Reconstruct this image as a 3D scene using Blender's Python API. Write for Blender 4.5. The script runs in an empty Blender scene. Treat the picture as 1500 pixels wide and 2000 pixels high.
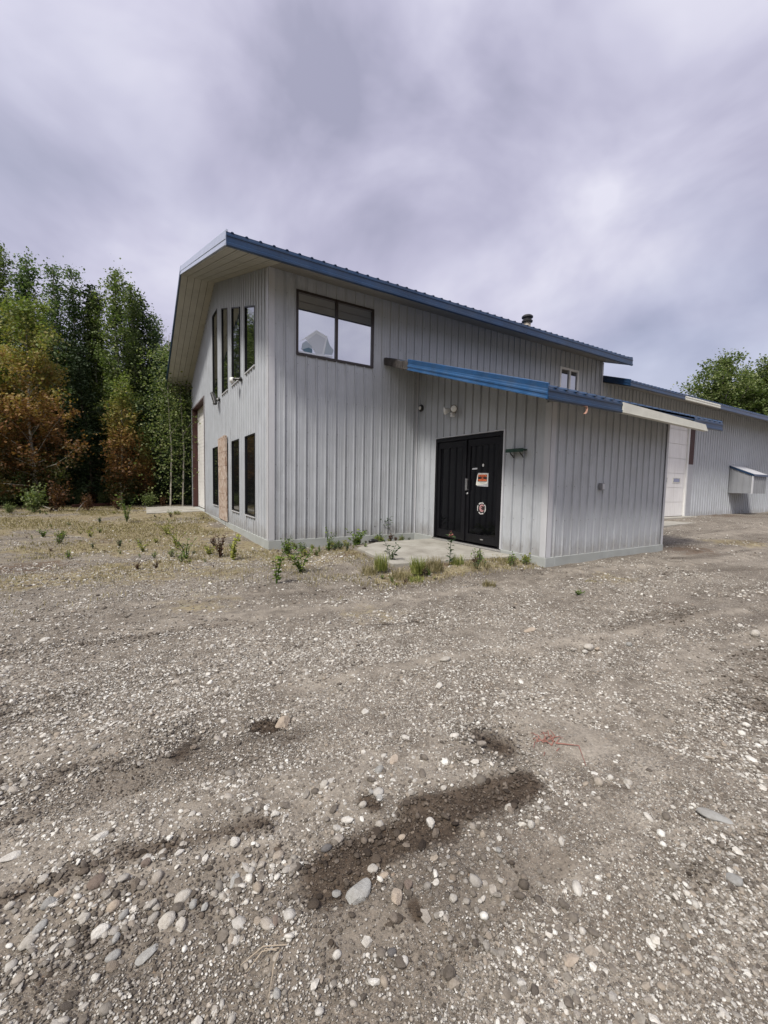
import bpy, math, random
import numpy as np
from mathutils import Vector, Matrix

random.seed(7)
rng = np.random.default_rng(7)
SC = bpy.context.scene
COL = SC.collection

# ------------------------------------------------------------------ camera
CAM_POS = Vector((-2.4117, -8.4724, 1.215))
CF = Vector((0.51789763, 0.85267641, -0.06873856))
CR = Vector((0.8552287, -0.5178907, 0.01931563))
CU = Vector((0.01912908, 0.0687907, 0.9974477))
cam_d = bpy.data.cameras.new("camera")
cam = bpy.data.objects.new("camera", cam_d)
COL.objects.link(cam)
M = Matrix((CR, CU, -CF)).transposed().to_4x4()
M.translation = CAM_POS
cam.matrix_world = M
cam_d.sensor_fit = 'HORIZONTAL'
cam_d.sensor_width = 36.0
cam_d.lens = 815.94 / 1500 * 36
cam_d.clip_start = 0.05
cam_d.clip_end = 5000
SC.camera = cam

# ------------------------------------------------------------------ light
SC.view_settings.view_transform = 'Standard'
SC.view_settings.look = 'None'
SC.view_settings.gamma = 1.0
SC.view_settings.exposure = 0.0
SUN_EL, SUN_AZ = 54, 207          # azimuth measured as direction towards the sun, degrees from +X counter-clockwise
SUN_DIR = Vector((math.cos(math.radians(SUN_EL)) * math.cos(math.radians(SUN_AZ)),
                  math.cos(math.radians(SUN_EL)) * math.sin(math.radians(SUN_AZ)), math.sin(math.radians(SUN_EL))))
sd = bpy.data.lights.new("sun", 'SUN')
sd.energy = 4.1
sd.angle = math.radians(11)
sd.color = (1.0, 0.95, 0.88)
so = bpy.data.objects.new("sun", sd)
COL.objects.link(so)
so.rotation_euler = (-SUN_DIR).to_track_quat('-Z', 'Y').to_euler()
so.location = (0, 0, 40)

world = bpy.data.worlds.new("World")
SC.world = world
world.use_nodes = True
nt = world.node_tree
nt.nodes.clear()


class NB:
    """tiny node-tree builder"""
    def __init__(s, tree): s.t = tree
    def n(s, kind, **kw):
        nd = s.t.nodes.new(kind)
        for k, v in kw.items():
            if k.startswith('i_'):
                key = k[2:]
                key = int(key) if key.isdigit() else key.replace('_', ' ')
                nd.inputs[key].default_value = v
            else:
                setattr(nd, k, v)
        return nd
    def l(s, a, b): s.t.links.new(a, b)
    def math(s, op, a, b=None, clamp=False):
        nd = s.t.nodes.new('ShaderNodeMath'); nd.operation = op; nd.use_clamp = clamp
        for i, v in enumerate((a, b)):
            if v is None: continue
            if isinstance(v, (int, float)): nd.inputs[i].default_value = v
            else: s.l(v, nd.inputs[i])
        return nd.outputs[0]
    def ramp(s, fac, stops, interp='LINEAR'):
        nd = s.t.nodes.new('ShaderNodeValToRGB'); cr = nd.color_ramp; cr.interpolation = interp
        while len(cr.elements) < len(stops): cr.elements.new(0.5)
        for e, (p, c) in zip(cr.elements, stops):
            e.position = p
            e.color = (c, c, c, 1) if isinstance(c, (int, float)) else (*c, 1)
        s.l(fac, nd.inputs[0])
        return nd.outputs[0]
    def mix(s, fac, a, b, mode='MIX'):
        nd = s.t.nodes.new('ShaderNodeMix'); nd.data_type = 'RGBA'; nd.blend_type = mode
        for sock, v in ((nd.inputs[0], fac), (nd.inputs[6], a), (nd.inputs[7], b)):
            if isinstance(v, (int, float)): sock.default_value = v
            elif isinstance(v, tuple): sock.default_value = (*v, 1)
            else: s.l(v, sock)
        return nd.outputs[2]
    def noise(s, vec, scale, detail=3, rough=0.5, dist=0.0):
        nd = s.n('ShaderNodeTexNoise')
        nd.inputs['Scale'].default_value = scale; nd.inputs['Detail'].default_value = detail
        nd.inputs['Roughness'].default_value = rough; nd.inputs['Distortion'].default_value = dist
        if vec is not None: s.l(vec, nd.inputs['Vector'])
        return nd.outputs[0]
    def mapping(s, vec, scale=(1, 1, 1), loc=(0, 0, 0), rot=(0, 0, 0)):
        nd = s.n('ShaderNodeMapping'); s.l(vec, nd.inputs[0])
        nd.inputs[1].default_value = loc; nd.inputs[2].default_value = rot; nd.inputs[3].default_value = scale
        return nd.outputs[0]


w = NB(nt)
tc = w.n('ShaderNodeTexCoord')
sky = w.n('ShaderNodeTexSky', sky_type='NISHITA', sun_disc=False)
sky.sun_elevation = math.radians(SUN_EL)
sky.sun_rotation = math.radians(90 - SUN_AZ)
sky.air_density = 1.2; sky.dust_density = 1.5
skyc = w.mix(1.0, sky.outputs[0], (0.085, 0.085, 0.085), 'MULTIPLY')
sep = w.n('ShaderNodeSeparateXYZ'); w.l(tc.outputs['Generated'], sep.inputs[0])
zz = w.math('ADD', w.math('MAXIMUM', sep.outputs[2], 0.0), 0.22)
comb = w.n('ShaderNodeCombineXYZ')
w.l(w.math('DIVIDE', sep.outputs[0], zz), comb.inputs[0])
w.l(w.math('DIVIDE', sep.outputs[1], zz), comb.inputs[1])
pv = comb.outputs[0]
pm = w.mapping(pv, scale=(1.0, 0.55, 1), rot=(0, 0, math.radians(-38)), loc=(13.3, 9.2, 2.4))
n1 = w.noise(pm, 0.85, 3.0, 0.45, 0.5)
n2 = w.noise(w.mapping(pv, scale=(1.0, 0.6, 1), rot=(0, 0, math.radians(-30)), loc=(7, 2, 3)), 2.2, 4, 0.5, 0.4)
n3 = w.noise(w.mapping(tc.outputs['Generated'], scale=(1.0, 1.0, 1.6), rot=(math.radians(14), math.radians(-16), 0), loc=(2, 2, 33)), 2.3, 5.0, 0.50, 0.25)
cl = w.math('ADD', w.math('ADD', w.math('MULTIPLY', n1, 0.15), w.math('MULTIPLY', n2, 0.09)), w.math('MULTIPLY', n3, 0.76))
cloud = w.ramp(cl, [(0.37, (0.38, 0.38, 0.51)), (0.45, (0.50, 0.49, 0.64)), (0.52, (0.62, 0.61, 0.76)), (0.61, (0.80, 0.79, 0.91))])
thin = w.ramp(w.noise(w.mapping(pv, loc=(1.5, 4.2, 0)), 0.7, 3, 0.5), [(0.30, 0.72), (0.52, 0.96)])
mixc = w.mix(thin, w.mix(1.0, skyc, (1.4, 1.4, 1.4), 'MULTIPLY'), cloud)
# thick cloud glows round the hidden sun, high behind the viewer's left shoulder
dotn = w.n('ShaderNodeVectorMath', operation='DOT_PRODUCT')
w.l(tc.outputs['Generated'], dotn.inputs[0]); dotn.inputs[1].default_value = Vector((-0.72, -0.05, 0.69))
glow = w.math('MULTIPLY', w.math('POWER', w.math('MAXIMUM', dotn.outputs['Value'], 0.0), 3.0), 1.6)
gain = w.math('ADD', 1.0, glow)
gc = w.n('ShaderNodeCombineXYZ')
for i, k_ in enumerate((0.58, 0.55, 0.52)): w.l(w.math('MULTIPLY', glow, k_), gc.inputs[i])
final = w.mix(1.0, mixc, gc.outputs[0], 'ADD')
bg = w.n('ShaderNodeBackground'); w.l(final, bg.inputs[0]); bg.inputs[1].default_value = 1.02
wo = w.n('ShaderNodeOutputWorld'); w.l(bg.outputs[0], wo.inputs[0])


# ------------------------------------------------------------------ helpers
def G(px, py, z=-0.22):
    """world point at height z that the photograph shows at pixel (px, py)"""
    d = CF + CR * ((px - 750) / 815.94) - CU * ((py - 1000) / 815.94)
    t = (z - CAM_POS.z) / d.z
    p = CAM_POS + d * t
    return p.x, p.y, (p - CAM_POS).dot(CF)


def ss(t):
    t = np.clip(t, 0, 1)
    return t * t * (3 - 2 * t)


def _h(ix, iy, seed):
    h = (ix.astype(np.int64) * 374761393 + iy.astype(np.int64) * 668265263 + seed * 1442695041) & 0xFFFFFFFF
    h = ((h ^ (h >> 13)) * 1274126177) & 0xFFFFFFFF
    return ((h ^ (h >> 16)) & 0xFFFFFF) / float(0xFFFFFF)


def vnoise(x, y, seed=0):
    x = np.asarray(x, float); y = np.asarray(y, float)
    ix = np.floor(x); iy = np.floor(y); fx = x - ix; fy = y - iy
    fx = fx * fx * (3 - 2 * fx); fy = fy * fy * (3 - 2 * fy)
    a = _h(ix, iy, seed); b = _h(ix + 1, iy, seed); c = _h(ix, iy + 1, seed); d = _h(ix + 1, iy + 1, seed)
    return (a * (1 - fx) + b * fx) * (1 - fy) + (c * (1 - fx) + d * fx) * fy


def fbm(x, y, seed=0, octv=4):
    s = 0; a = 0.5; t = 0
    for i in range(octv):
        s = s + a * vnoise(x, y, seed + i * 17); t += a
        x = np.asarray(x) * 2.03 + 5.1; y = np.asarray(y) * 2.03 + 1.7; a *= 0.5
    return s / t


def ground_base(x, y):
    x = np.asarray(x, float); y = np.asarray(y, float)
    z = -0.20 + 0.04 * ss((x - 1) / 3) + 0.23 * ss((x - 6) / 12) + 0.19 * ss(y / 10) * (1 - ss((x - 6) / 6) * 0.8)
    z = z - 0.07 * ss((-y - 4) / 3)
    return z


def ground_z(x, y, fine=True):
    x = np.asarray(x, float); y = np.asarray(y, float)
    z = ground_base(x, y)
    # low mounds away from walls, long shallow ruts along the drive
    flat = np.clip(np.hypot(np.maximum(np.maximum(1.1 - x, x - 3.6), 0), np.maximum(np.maximum(y + 0.8, -3.2 - y), 0)) / 0.6, 0, 1)
    d = np.hypot(x - CAM_POS.x, y - CAM_POS.y)
    z = z + (fbm(x * 0.5, y * 0.5, 3) - 0.5) * 0.05 * flat
    v = y + 0.13 * x
    rut = fbm(x * 0.16, v * 2.6, 11, 3) - 0.5
    z = z + rut * 0.09 * ss((-y - 0.5) / 2.5) * flat * (1 - ss((d - 25) / 20))
    # soil banked against the entrance pad, low crest of a wheel track
    z = z + 0.098 * np.exp(-(np.maximum(np.hypot((x - 2.3) / 1.35, (y + 2.0) / 1.35) - 1.0, 0) / 0.35) ** 2) * (x < 3.7)
    z = z + 0.035 * np.exp(-((v + 5.98) / 0.16) ** 2) * ss((x + 1.4) / 0.8) * (1 - ss((x - 5) / 3))
    if fine:
        z = z + (fbm(x * 4, y * 5, 23, 3) - 0.5) * 0.035 * flat
        z = z + (fbm(x * 17, y * 17, 29, 3) - 0.5) * 0.02 * (1 - ss((d - 5) / 6))
    return z


def gz(x, y):
    return float(ground_z(np.array([x]), np.array([y]))[0])


def mesh_np(name, V, F, mat=None, attrs=None, smooth=False, mats=None, matidx=None):
    """V (n,3); F (m,k) int array or list of such arrays"""
    me = bpy.data.meshes.new(name)
    V = np.asarray(V, np.float32)
    Fs = F if isinstance(F, list) else [F]
    Fs = [np.asarray(f, np.int32) for f in Fs if len(f)]
    me.vertices.add(len(V)); me.vertices.foreach_set('co', V.ravel())
    nl = sum(f.size for f in Fs); nf = sum(len(f) for f in Fs)
    me.loops.add(nl); me.polygons.add(nf)
    me.loops.foreach_set('vertex_index', np.concatenate([f.ravel() for f in Fs]))
    tot = np.concatenate([np.full(len(f), f.shape[1], np.int32) for f in Fs])
    st = np.concatenate([[0], np.cumsum(tot)[:-1]]).astype(np.int32)
    me.polygons.foreach_set('loop_start', st)
    if smooth: me.polygons.foreach_set('use_smooth', np.ones(nf, bool))
    if mat: me.materials.append(mat)
    if mats:
        for m_ in mats: me.materials.append(m_)
        me.polygons.foreach_set('material_index', np.asarray(matidx, np.int32))
    if attrs:
        for k, a in attrs.items():
            at = me.attributes.new(k, 'FLOAT', 'POINT'); at.data.foreach_set('value', np.asarray(a, np.float32))
    me.update(calc_edges=True)
    me.validate()
    return me


class MB:
    """collects simple solids into ONE mesh"""
    def __init__(s): s.v = []; s.f = []; s.mi = []; s.cur = 0
    def quad(s, *p):
        b = len(s.v); s.v += [tuple(q) for q in p]; s.f.append(tuple(range(b, b + len(p)))); s.mi.append(s.cur)
        return s
    def box(s, a, b):
        x0, y0, z0 = [min(p, q) for p, q in zip(a, b)]; x1, y1, z1 = [max(p, q) for p, q in zip(a, b)]
        return s.hexa([(x0, y0, z0), (x1, y0, z0), (x1, y1, z0), (x0, y1, z0)], [(x0, y0, z1), (x1, y0, z1), (x1, y1, z1), (x0, y1, z1)])
    def hexa(s, A, B):
        n = len(A); b = len(s.v)
        s.v += [tuple(q) for q in A] + [tuple(q) for q in B]
        s.f.append(tuple(b + i for i in reversed(range(n)))); s.f.append(tuple(b + n + i for i in range(n)))
        for i in range(n):
            j = (i + 1) % n; s.f.append((b + i, b + j, b + n + j, b + n + i))
        s.mi += [s.cur] * (n + 2)
        return s
    def tube(s, pts, rad, n=8, cap=True):
        pts = [Vector(p) for p in pts]; b = len(s.v)
        if isinstance(rad, (int, float)): rad = [rad] * len(pts)
        prev = None
        for i, p in enumerate(pts):
            t = (pts[min(i + 1, len(pts) - 1)] - pts[max(i - 1, 0)])
            t = t.normalized() if t.length > 1e-9 else Vector((0, 0, 1))
            if prev is None:
                up = Vector((0, 0, 1)) if abs(t.z) < 0.9 else Vector((1, 0, 0))
                u = t.cross(up).normalized()
            else:
                u = (prev - t * prev.dot(t)).normalized()
            prev = u; w_ = t.cross(u)
            for k in range(n):
                a = 2 * math.pi * k / n
                s.v.append(tuple(p + (u * math.cos(a) + w_ * math.sin(a)) * rad[i]))
        for i in range(len(pts) - 1):
            for k in range(n):
                k2 = (k + 1) % n
                s.f.append((b + i * n + k, b + i * n + k2, b + (i + 1) * n + k2, b + (i + 1) * n + k)); s.mi.append(s.cur)
        if cap:
            s.f.append(tuple(b + k for k in reversed(range(n)))); s.f.append(tuple(b + (len(pts) - 1) * n + k for k in range(n))); s.mi += [s.cur] * 2
        return s
    def lathe(s, prof, c, axis=(0, 0, 1), n=20):
        """prof: list of (radius, height) along axis from point c"""
        ax = Vector(axis).normalized(); up = Vector((0, 0, 1)) if abs(ax.z) < 0.9 else Vector((1, 0, 0))
        u = ax.cross(up).normalized(); w_ = ax.cross(u); c = Vector(c); b = len(s.v)
        for r, h in prof:
            for k in range(n):
                a = 2 * math.pi * k / n
                s.v.append(tuple(c + ax * h + (u * math.cos(a) + w_ * math.sin(a)) * max(r, 1e-4)))
        for i in range(len(prof) - 1):
            for k in range(n):
                k2 = (k + 1) % n
                s.f.append((b + i * n + k, b + i * n + k2, b + (i + 1) * n + k2, b + (i + 1) * n + k)); s.mi.append(s.cur)
        s.f.append(tuple(b + k for k in reversed(range(n)))); s.f.append(tuple(b + (len(prof) - 1) * n + k for k in range(n))); s.mi += [s.cur] * 2
        return s
    def extrude(s, poly, A, B):
        """poly: points as Vector offsets; swept from A to B"""
        A = Vector(A); B = Vector(B)
        return s.hexa([A + Vector(p) for p in poly], [B + Vector(p) for p in poly])
    def build(s, name, mat, parent=None, bevel=0.0, smooth=False, mats=None):
        me = bpy.data.meshes.new(name)
        me.from_pydata(s.v, [], s.f)
        if mats:
            for m_ in mats: me.materials.append(m_)
            me.polygons.foreach_set('material_index', np.array(s.mi, np.int32))
        else: me.materials.append(mat)
        if smooth:
            me.polygons.foreach_set('use_smooth', np.ones(len(me.polygons), bool))
        me.update()
        import bmesh
        bm = bmesh.new(); bm.from_mesh(me); bmesh.ops.recalc_face_normals(bm, faces=bm.faces); bm.to_mesh(me); bm.free()
        o = bpy.data.objects.new(name, me); COL.objects.link(o)
        if parent:
            o.parent = parent
            loc = Vector(parent.location)
            if parent.parent: loc += Vector(parent.parent.location)
            o.location = -loc if not parent.parent else Vector((0, 0, 0))
            if parent.parent: o.location = Vector((0, 0, 0))
        if bevel:
            md = o.modifiers.new('bevel', 'BEVEL'); md.width = bevel; md.segments = 2; md.limit_method = 'ANGLE'
        return o


def link_me(name, me, parent=None, loc=(0, 0, 0)):
    o = bpy.data.objects.new(name, me); COL.objects.link(o)
    if parent: o.parent = parent
    o.location = loc
    return o


def tag(o, label=None, cat=None, group=None, kind=None):
    if label: o['label'] = label
    if cat: o['category'] = cat
    if group: o['group'] = group
    if kind: o['kind'] = kind
    return o


def empty(name, loc=(0, 0, 0)):
    o = bpy.data.objects.new(name, None); COL.objects.link(o); o.location = loc; o.empty_display_size = 0.1
    return o


# ------------------------------------------------------------------ materials
def new_mat(name):
    m = bpy.data.materials.new(name); m.use_nodes = True; m.node_tree.nodes.clear()
    b = NB(m.node_tree)
    p = b.n('ShaderNodeBsdfPrincipled'); o = b.n('ShaderNodeOutputMaterial'); b.l(p.outputs[0], o.inputs[0])
    return m, b, p


def coords(b): return b.n('ShaderNodeTexCoord').outputs['Object']


def bump(b, p, h, strength=0.3, dist=0.01):
    bp = b.n('ShaderNodeBump'); bp.inputs['Strength'].default_value = strength; bp.inputs['Distance'].default_value = dist
    b.l(h, bp.inputs['Height']); b.l(bp.outputs[0], p.inputs['Normal'])


def paint(name, col, rough=0.4, var=0.12, scale=3.0, metallic=0.0, dirt=(0.12, 0.11, 0.10), dirt_amt=0.25, streak=True, spec=0.5, bumpy=0.0, st_scale=(14, 14, 0.7), splash=False):
    m, b, p = new_mat(name)
    c = coords(b)
    n = b.noise(c, scale, 4, 0.6)
    st = b.noise(b.mapping(c, scale=st_scale if streak else (3, 3, 3)), 1.0, 4, 0.6)
    a = b.mix(b.ramp(n, [(0.3, 0.0), (0.75, 1.0)]), tuple(x * (1 - var) for x in col), tuple(min(1, x * (1 + var)) for x in col))
    f = b.math('MULTIPLY', b.ramp(st, [(0.45, 0.0), (0.8, 1.0)]), dirt_amt)
    cc = b.mix(f, a, dirt)
    if splash:   # mud splash at the foot of the sheets, grime marks higher up
        sz = b.n('ShaderNodeSeparateXYZ'); b.l(c, sz.inputs[0])
        low = b.math('ADD', sz.outputs[2], b.math('MULTIPLY', b.math('SUBTRACT', b.noise(b.mapping(c, scale=(1, 1, 0.4)), 7, 4, 0.7), 0.5), 0.9))
        cc = b.mix(b.ramp(low, [(0.0, 0.45), (0.32, 0.0)]), cc, (0.19, 0.165, 0.135))
        cc = b.mix(b.ramp(b.noise(b.mapping(c, scale=(1, 1, 0.35), loc=(3, 1, 2)), 2.6, 5, 0.7), [(0.56, 0.0), (0.74, 0.35)]), cc, (0.21, 0.22, 0.225))
    b.l(cc, p.inputs['Base Color'])
    b.l(b.ramp(n, [(0.2, rough * 0.85), (0.9, min(1, rough * 1.25))]), p.inputs['Roughness'])
    p.inputs['Metallic'].default_value = metallic
    p.inputs['Specular IOR Level'].default_value = spec
    if splash:   # thin sheets that are never quite flat
        bump(b, p, b.math('ADD', b.noise(b.mapping(c, scale=(1, 1, 0.35)), 3.0, 2, 0.5), b.math('MULTIPLY', b.noise(c, 14, 3, 0.6), 0.06)), 0.35, 0.05)
    elif bumpy: bump(b, p, b.noise(c, scale * 6, 4, 0.6), bumpy, 0.005)
    return m


M_SIDING = paint('siding_metal', (0.44, 0.463, 0.487), 0.42, 0.07, 2.2, dirt=(0.26, 0.26, 0.25), dirt_amt=0.22, bumpy=0.04, st_scale=(5, 5, 0.9), splash=True)
M_HOUSING = paint('housing_metal', (0.26, 0.27, 0.285), 0.45, 0.08, 3, dirt_amt=0.3)
M_TRIM = paint('light_trim', (0.52, 0.53, 0.55), 0.4, 0.05, 2, dirt_amt=0.15)
M_TRIM_GLARE = paint('trim_sky_glare', (0.48, 0.53, 0.62), 0.22, 0.05, 2, dirt_amt=0.12, metallic=0.25)  # rake trim paled, sky glare put into the colour
M_SCREW = paint('screw_metal', (0.16, 0.15, 0.145), 0.5, 0.1, 20)
M_BLUE_LIT = paint('blue_steel_lit', (0.019, 0.078, 0.19), 0.33, 0.3, 3.5, dirt=(0.12, 0.15, 0.19), dirt_amt=0.35, streak=False)  # trim blue brightened, light from the left put into the colour
M_BLUE_SHADED = paint('blue_steel_shaded', (0.009, 0.034, 0.085), 0.3, 0.25, 2.5, dirt=(0.07, 0.09, 0.12), dirt_amt=0.25, streak=False)  # same trim blue darkened, shade put into the colour
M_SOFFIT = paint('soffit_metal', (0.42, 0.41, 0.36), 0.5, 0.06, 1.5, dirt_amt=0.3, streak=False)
M_CREAM = paint('cream_trim', (0.62, 0.62, 0.54), 0.45, 0.05, 2, dirt_amt=0.2, streak=False)
M_GROOVE = paint('dark_groove', (0.05, 0.048, 0.042), 0.8, 0.1)
M_CONC = paint('foundation_concrete', (0.36, 0.38, 0.365), 0.85, 0.12, 6, dirt=(0.16, 0.15, 0.12), dirt_amt=0.35, streak=False, bumpy=0.4)
M_BLACKFRAME = paint('black_frame', (0.006, 0.006, 0.008), 0.4, 0.2, 5, dirt_amt=0.03, spec=0.3)
M_BRONZE = paint('bronze_frame', (0.030, 0.022, 0.019), 0.4, 0.15, 5, dirt_amt=0.1)
M_BROWNRED = paint('red_brown_wood', (0.05, 0.012, 0.008), 0.6, 0.2, 5, dirt_amt=0.25, bumpy=0.3)
M_DOORWHITE = paint('garage_door_white', (0.80, 0.79, 0.77), 0.45, 0.05, 1.5, dirt=(0.35, 0.31, 0.25), dirt_amt=0.35)
M_SILVER = paint('bright_metal', (0.62, 0.62, 0.63), 0.25, 0.08, 5, metallic=0.8)
M_WHITE = paint('white_vinyl', (0.72, 0.72, 0.7), 0.4, 0.05, 4, dirt_amt=0.15)
M_BLACK = paint('black_plastic', (0.015, 0.015, 0.015), 0.4, 0.2, 8)
M_GREYMETAL = paint('grey_metal', (0.28, 0.28, 0.29), 0.45, 0.12, 8, metallic=0.3)
M_RUST = paint('rusty_steel', (0.12, 0.05, 0.03), 0.8, 0.4, 8, bumpy=0.5)
M_GREEN = paint('dark_green_paint', (0.012, 0.045, 0.03), 0.4, 0.3, 10)
M_WOODDARK = paint('rotten_wood', (0.05, 0.045, 0.042), 0.85, 0.5, 14, dirt=(0.16, 0.13, 0.11), dirt_amt=0.5, streak=False, bumpy=0.9)
M_WOODGREY = paint('weathered_wood', (0.24, 0.22, 0.19), 0.8, 0.25, 8, bumpy=0.5)
M_ORANGEMETAL = paint('bent_strip_metal', (0.42, 0.24, 0.18), 0.5, 0.2, 12)
M_LAMP = paint('lamp_glass', (0.78, 0.78, 0.74), 0.15, 0.1, 20)
M_LAMPBODY = paint('lamp_body', (0.17, 0.15, 0.12), 0.5, 0.15, 20)
M_PIPE = paint('flue_steel', (0.40, 0.36, 0.30), 0.4, 0.2, 8, metallic=0.4)
M_PAPER = paint('paper', (0.66, 0.66, 0.60), 0.6, 0.05, 20, dirt_amt=0.15)
M_PAPERGREY = paint('grey_paper', (0.40, 0.41, 0.43), 0.6, 0.15, 30, dirt_amt=0.15)
M_ORANGE = paint('orange_print', (0.80, 0.17, 0.06), 0.6, 0.05, 20, dirt_amt=0.03)
M_INK = paint('black_print', (0.02, 0.012, 0.012), 0.6, 0.1, 20, dirt_amt=0.0)
M_PINK = paint('pink_print', (0.5, 0.27, 0.27), 0.5, 0.08, 20, dirt_amt=0.05)
M_WHITEPRINT = paint('white_print', (0.55, 0.55, 0.54), 0.5, 0.05, 20, dirt_amt=0.05)
M_REDTWIG = paint('red_twig', (0.27, 0.12, 0.09), 0.7, 0.3, 20)
M_DRYTWIG = paint('dry_twig', (0.36, 0.30, 0.22), 0.8, 0.2, 20)


def glass(name, refl, tint=(0.8, 0.85, 0.9), base=(0.008, 0.009, 0.01), rough=0.02, wavy=0.0, film=0.0):
    m, b, p = new_mat(name)
    p.inputs['Base Color'].default_value = (*base, 1); p.inputs['Roughness'].default_value = 0.06
    g = b.n('ShaderNodeBsdfGlossy'); g.inputs['Roughness'].default_value = rough; g.inputs['Color'].default_value = (*tint, 1)
    ms = b.n('ShaderNodeMixShader'); ms.inputs[0].default_value = refl
    out = [x for x in m.node_tree.nodes if x.type == 'OUTPUT_MATERIAL'][0]
    b.l(p.outputs[0], ms.inputs[1]); b.l(g.outputs[0], ms.inputs[2]); b.l(ms.outputs[0], out.inputs[0])
    c = coords(b)
    if film:
        f = b.ramp(b.noise(c, 4, 5, 0.65), [(0.35, 0.0), (0.8, film)])
        b.l(b.mix(f, base, (0.35, 0.36, 0.38)), p.inputs['Base Color'])
    if wavy:
        bp = b.n('ShaderNodeBump'); bp.inputs['Strength'].default_value = wavy; bp.inputs['Distance'].default_value = 0.02
        b.l(b.noise(c, 1.6, 2, 0.5), bp.inputs['Height']); b.l(bp.outputs[0], g.inputs['Normal'])
    return m


M_GLASS_SKY = glass('tinted_glass', 0.72, (0.88, 0.9, 0.92), film=0.35, wavy=0.03)
M_GLASS_DARK = glass('dark_glass', 0.05, wavy=0.05)
M_GLASS_UP = glass('upper_glass', 0.5, (0.7, 0.72, 0.7), wavy=0.12)
M_GLASS_DOOR = glass('door_glass', 0.0, base=(0.002, 0.002, 0.003), rough=0.03)
M_GLASS_DOOR.node_tree.nodes['Principled BSDF'].inputs['Specular IOR Level'].default_value = 0.35
M_GLASS_SMALL = glass('small_window_glass', 0.45, (0.7, 0.72, 0.78))


def m_shard(name, col, rough=0.2):
    m, b, p = new_mat(name); p.inputs['Base Color'].default_value = (*col, 1); p.inputs['Roughness'].default_value = rough
    return m


M_SHARD1 = m_shard('shard_pale', (0.62, 0.67, 0.74)); M_SHARD2 = m_shard('shard_edge', (0.78, 0.83, 0.88)); M_SHARD3 = m_shard('shard_deep', (0.10, 0.19, 0.26)); M_SHARD4 = m_shard('shard_mid', (0.42, 0.50, 0.57))


def osb():
    m, b, p = new_mat('osb_board'); c = coords(b)
    v = b.n('ShaderNodeTexVoronoi'); v.inputs['Scale'].default_value = 26
    b.l(b.mapping(c, scale=(1, 1, 0.5)), v.inputs['Vector'])
    sp = b.n('ShaderNodeSeparateColor'); b.l(v.outputs['Color'], sp.inputs[0])
    col = b.ramp(sp.outputs[0], [(0.0, (0.26, 0.16, 0.11)), (0.4, (0.37, 0.28, 0.22)), (0.8, (0.48, 0.40, 0.33)), (1.0, (0.58, 0.52, 0.46))])
    sx = b.n('ShaderNodeSeparateXYZ'); b.l(c, sx.inputs[0])
    fr = b.math('FRACT', b.math('MULTIPLY', sx.outputs[2], 2.46 / 1.0))
    line = b.ramp(fr, [(0.0, 1.0), (0.018, 0.0)], 'CONSTANT')
    b.l(b.mix(line, col, (0.10, 0.05, 0.035)), p.inputs['Base Color']); p.inputs['Roughness'].default_value = 0.85
    bump(b, p, sp.outputs[1], 0.3, 0.004)
    return m


M_OSB = osb()


def concrete_slab():
    m, b, p = new_mat('slab_concrete'); c = coords(b)
    n = b.noise(c, 2.0, 6, 0.65); n2 = b.noise(c, 60, 3, 0.6)
    col = b.ramp(n, [(0.3, (0.22, 0.205, 0.17)), (0.55, (0.36, 0.345, 0.30)), (0.75, (0.45, 0.435, 0.39))])
    col = b.mix(b.ramp(n2, [(0.35, 0.35), (0.6, 0.0)]), col, (0.2, 0.19, 0.17))
    b.l(col, p.inputs['Base Color']); p.inputs['Roughness'].default_value = 0.9
    bump(b, p, n2, 0.3, 0.004)
    return m


M_SLAB = concrete_slab()


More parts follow.
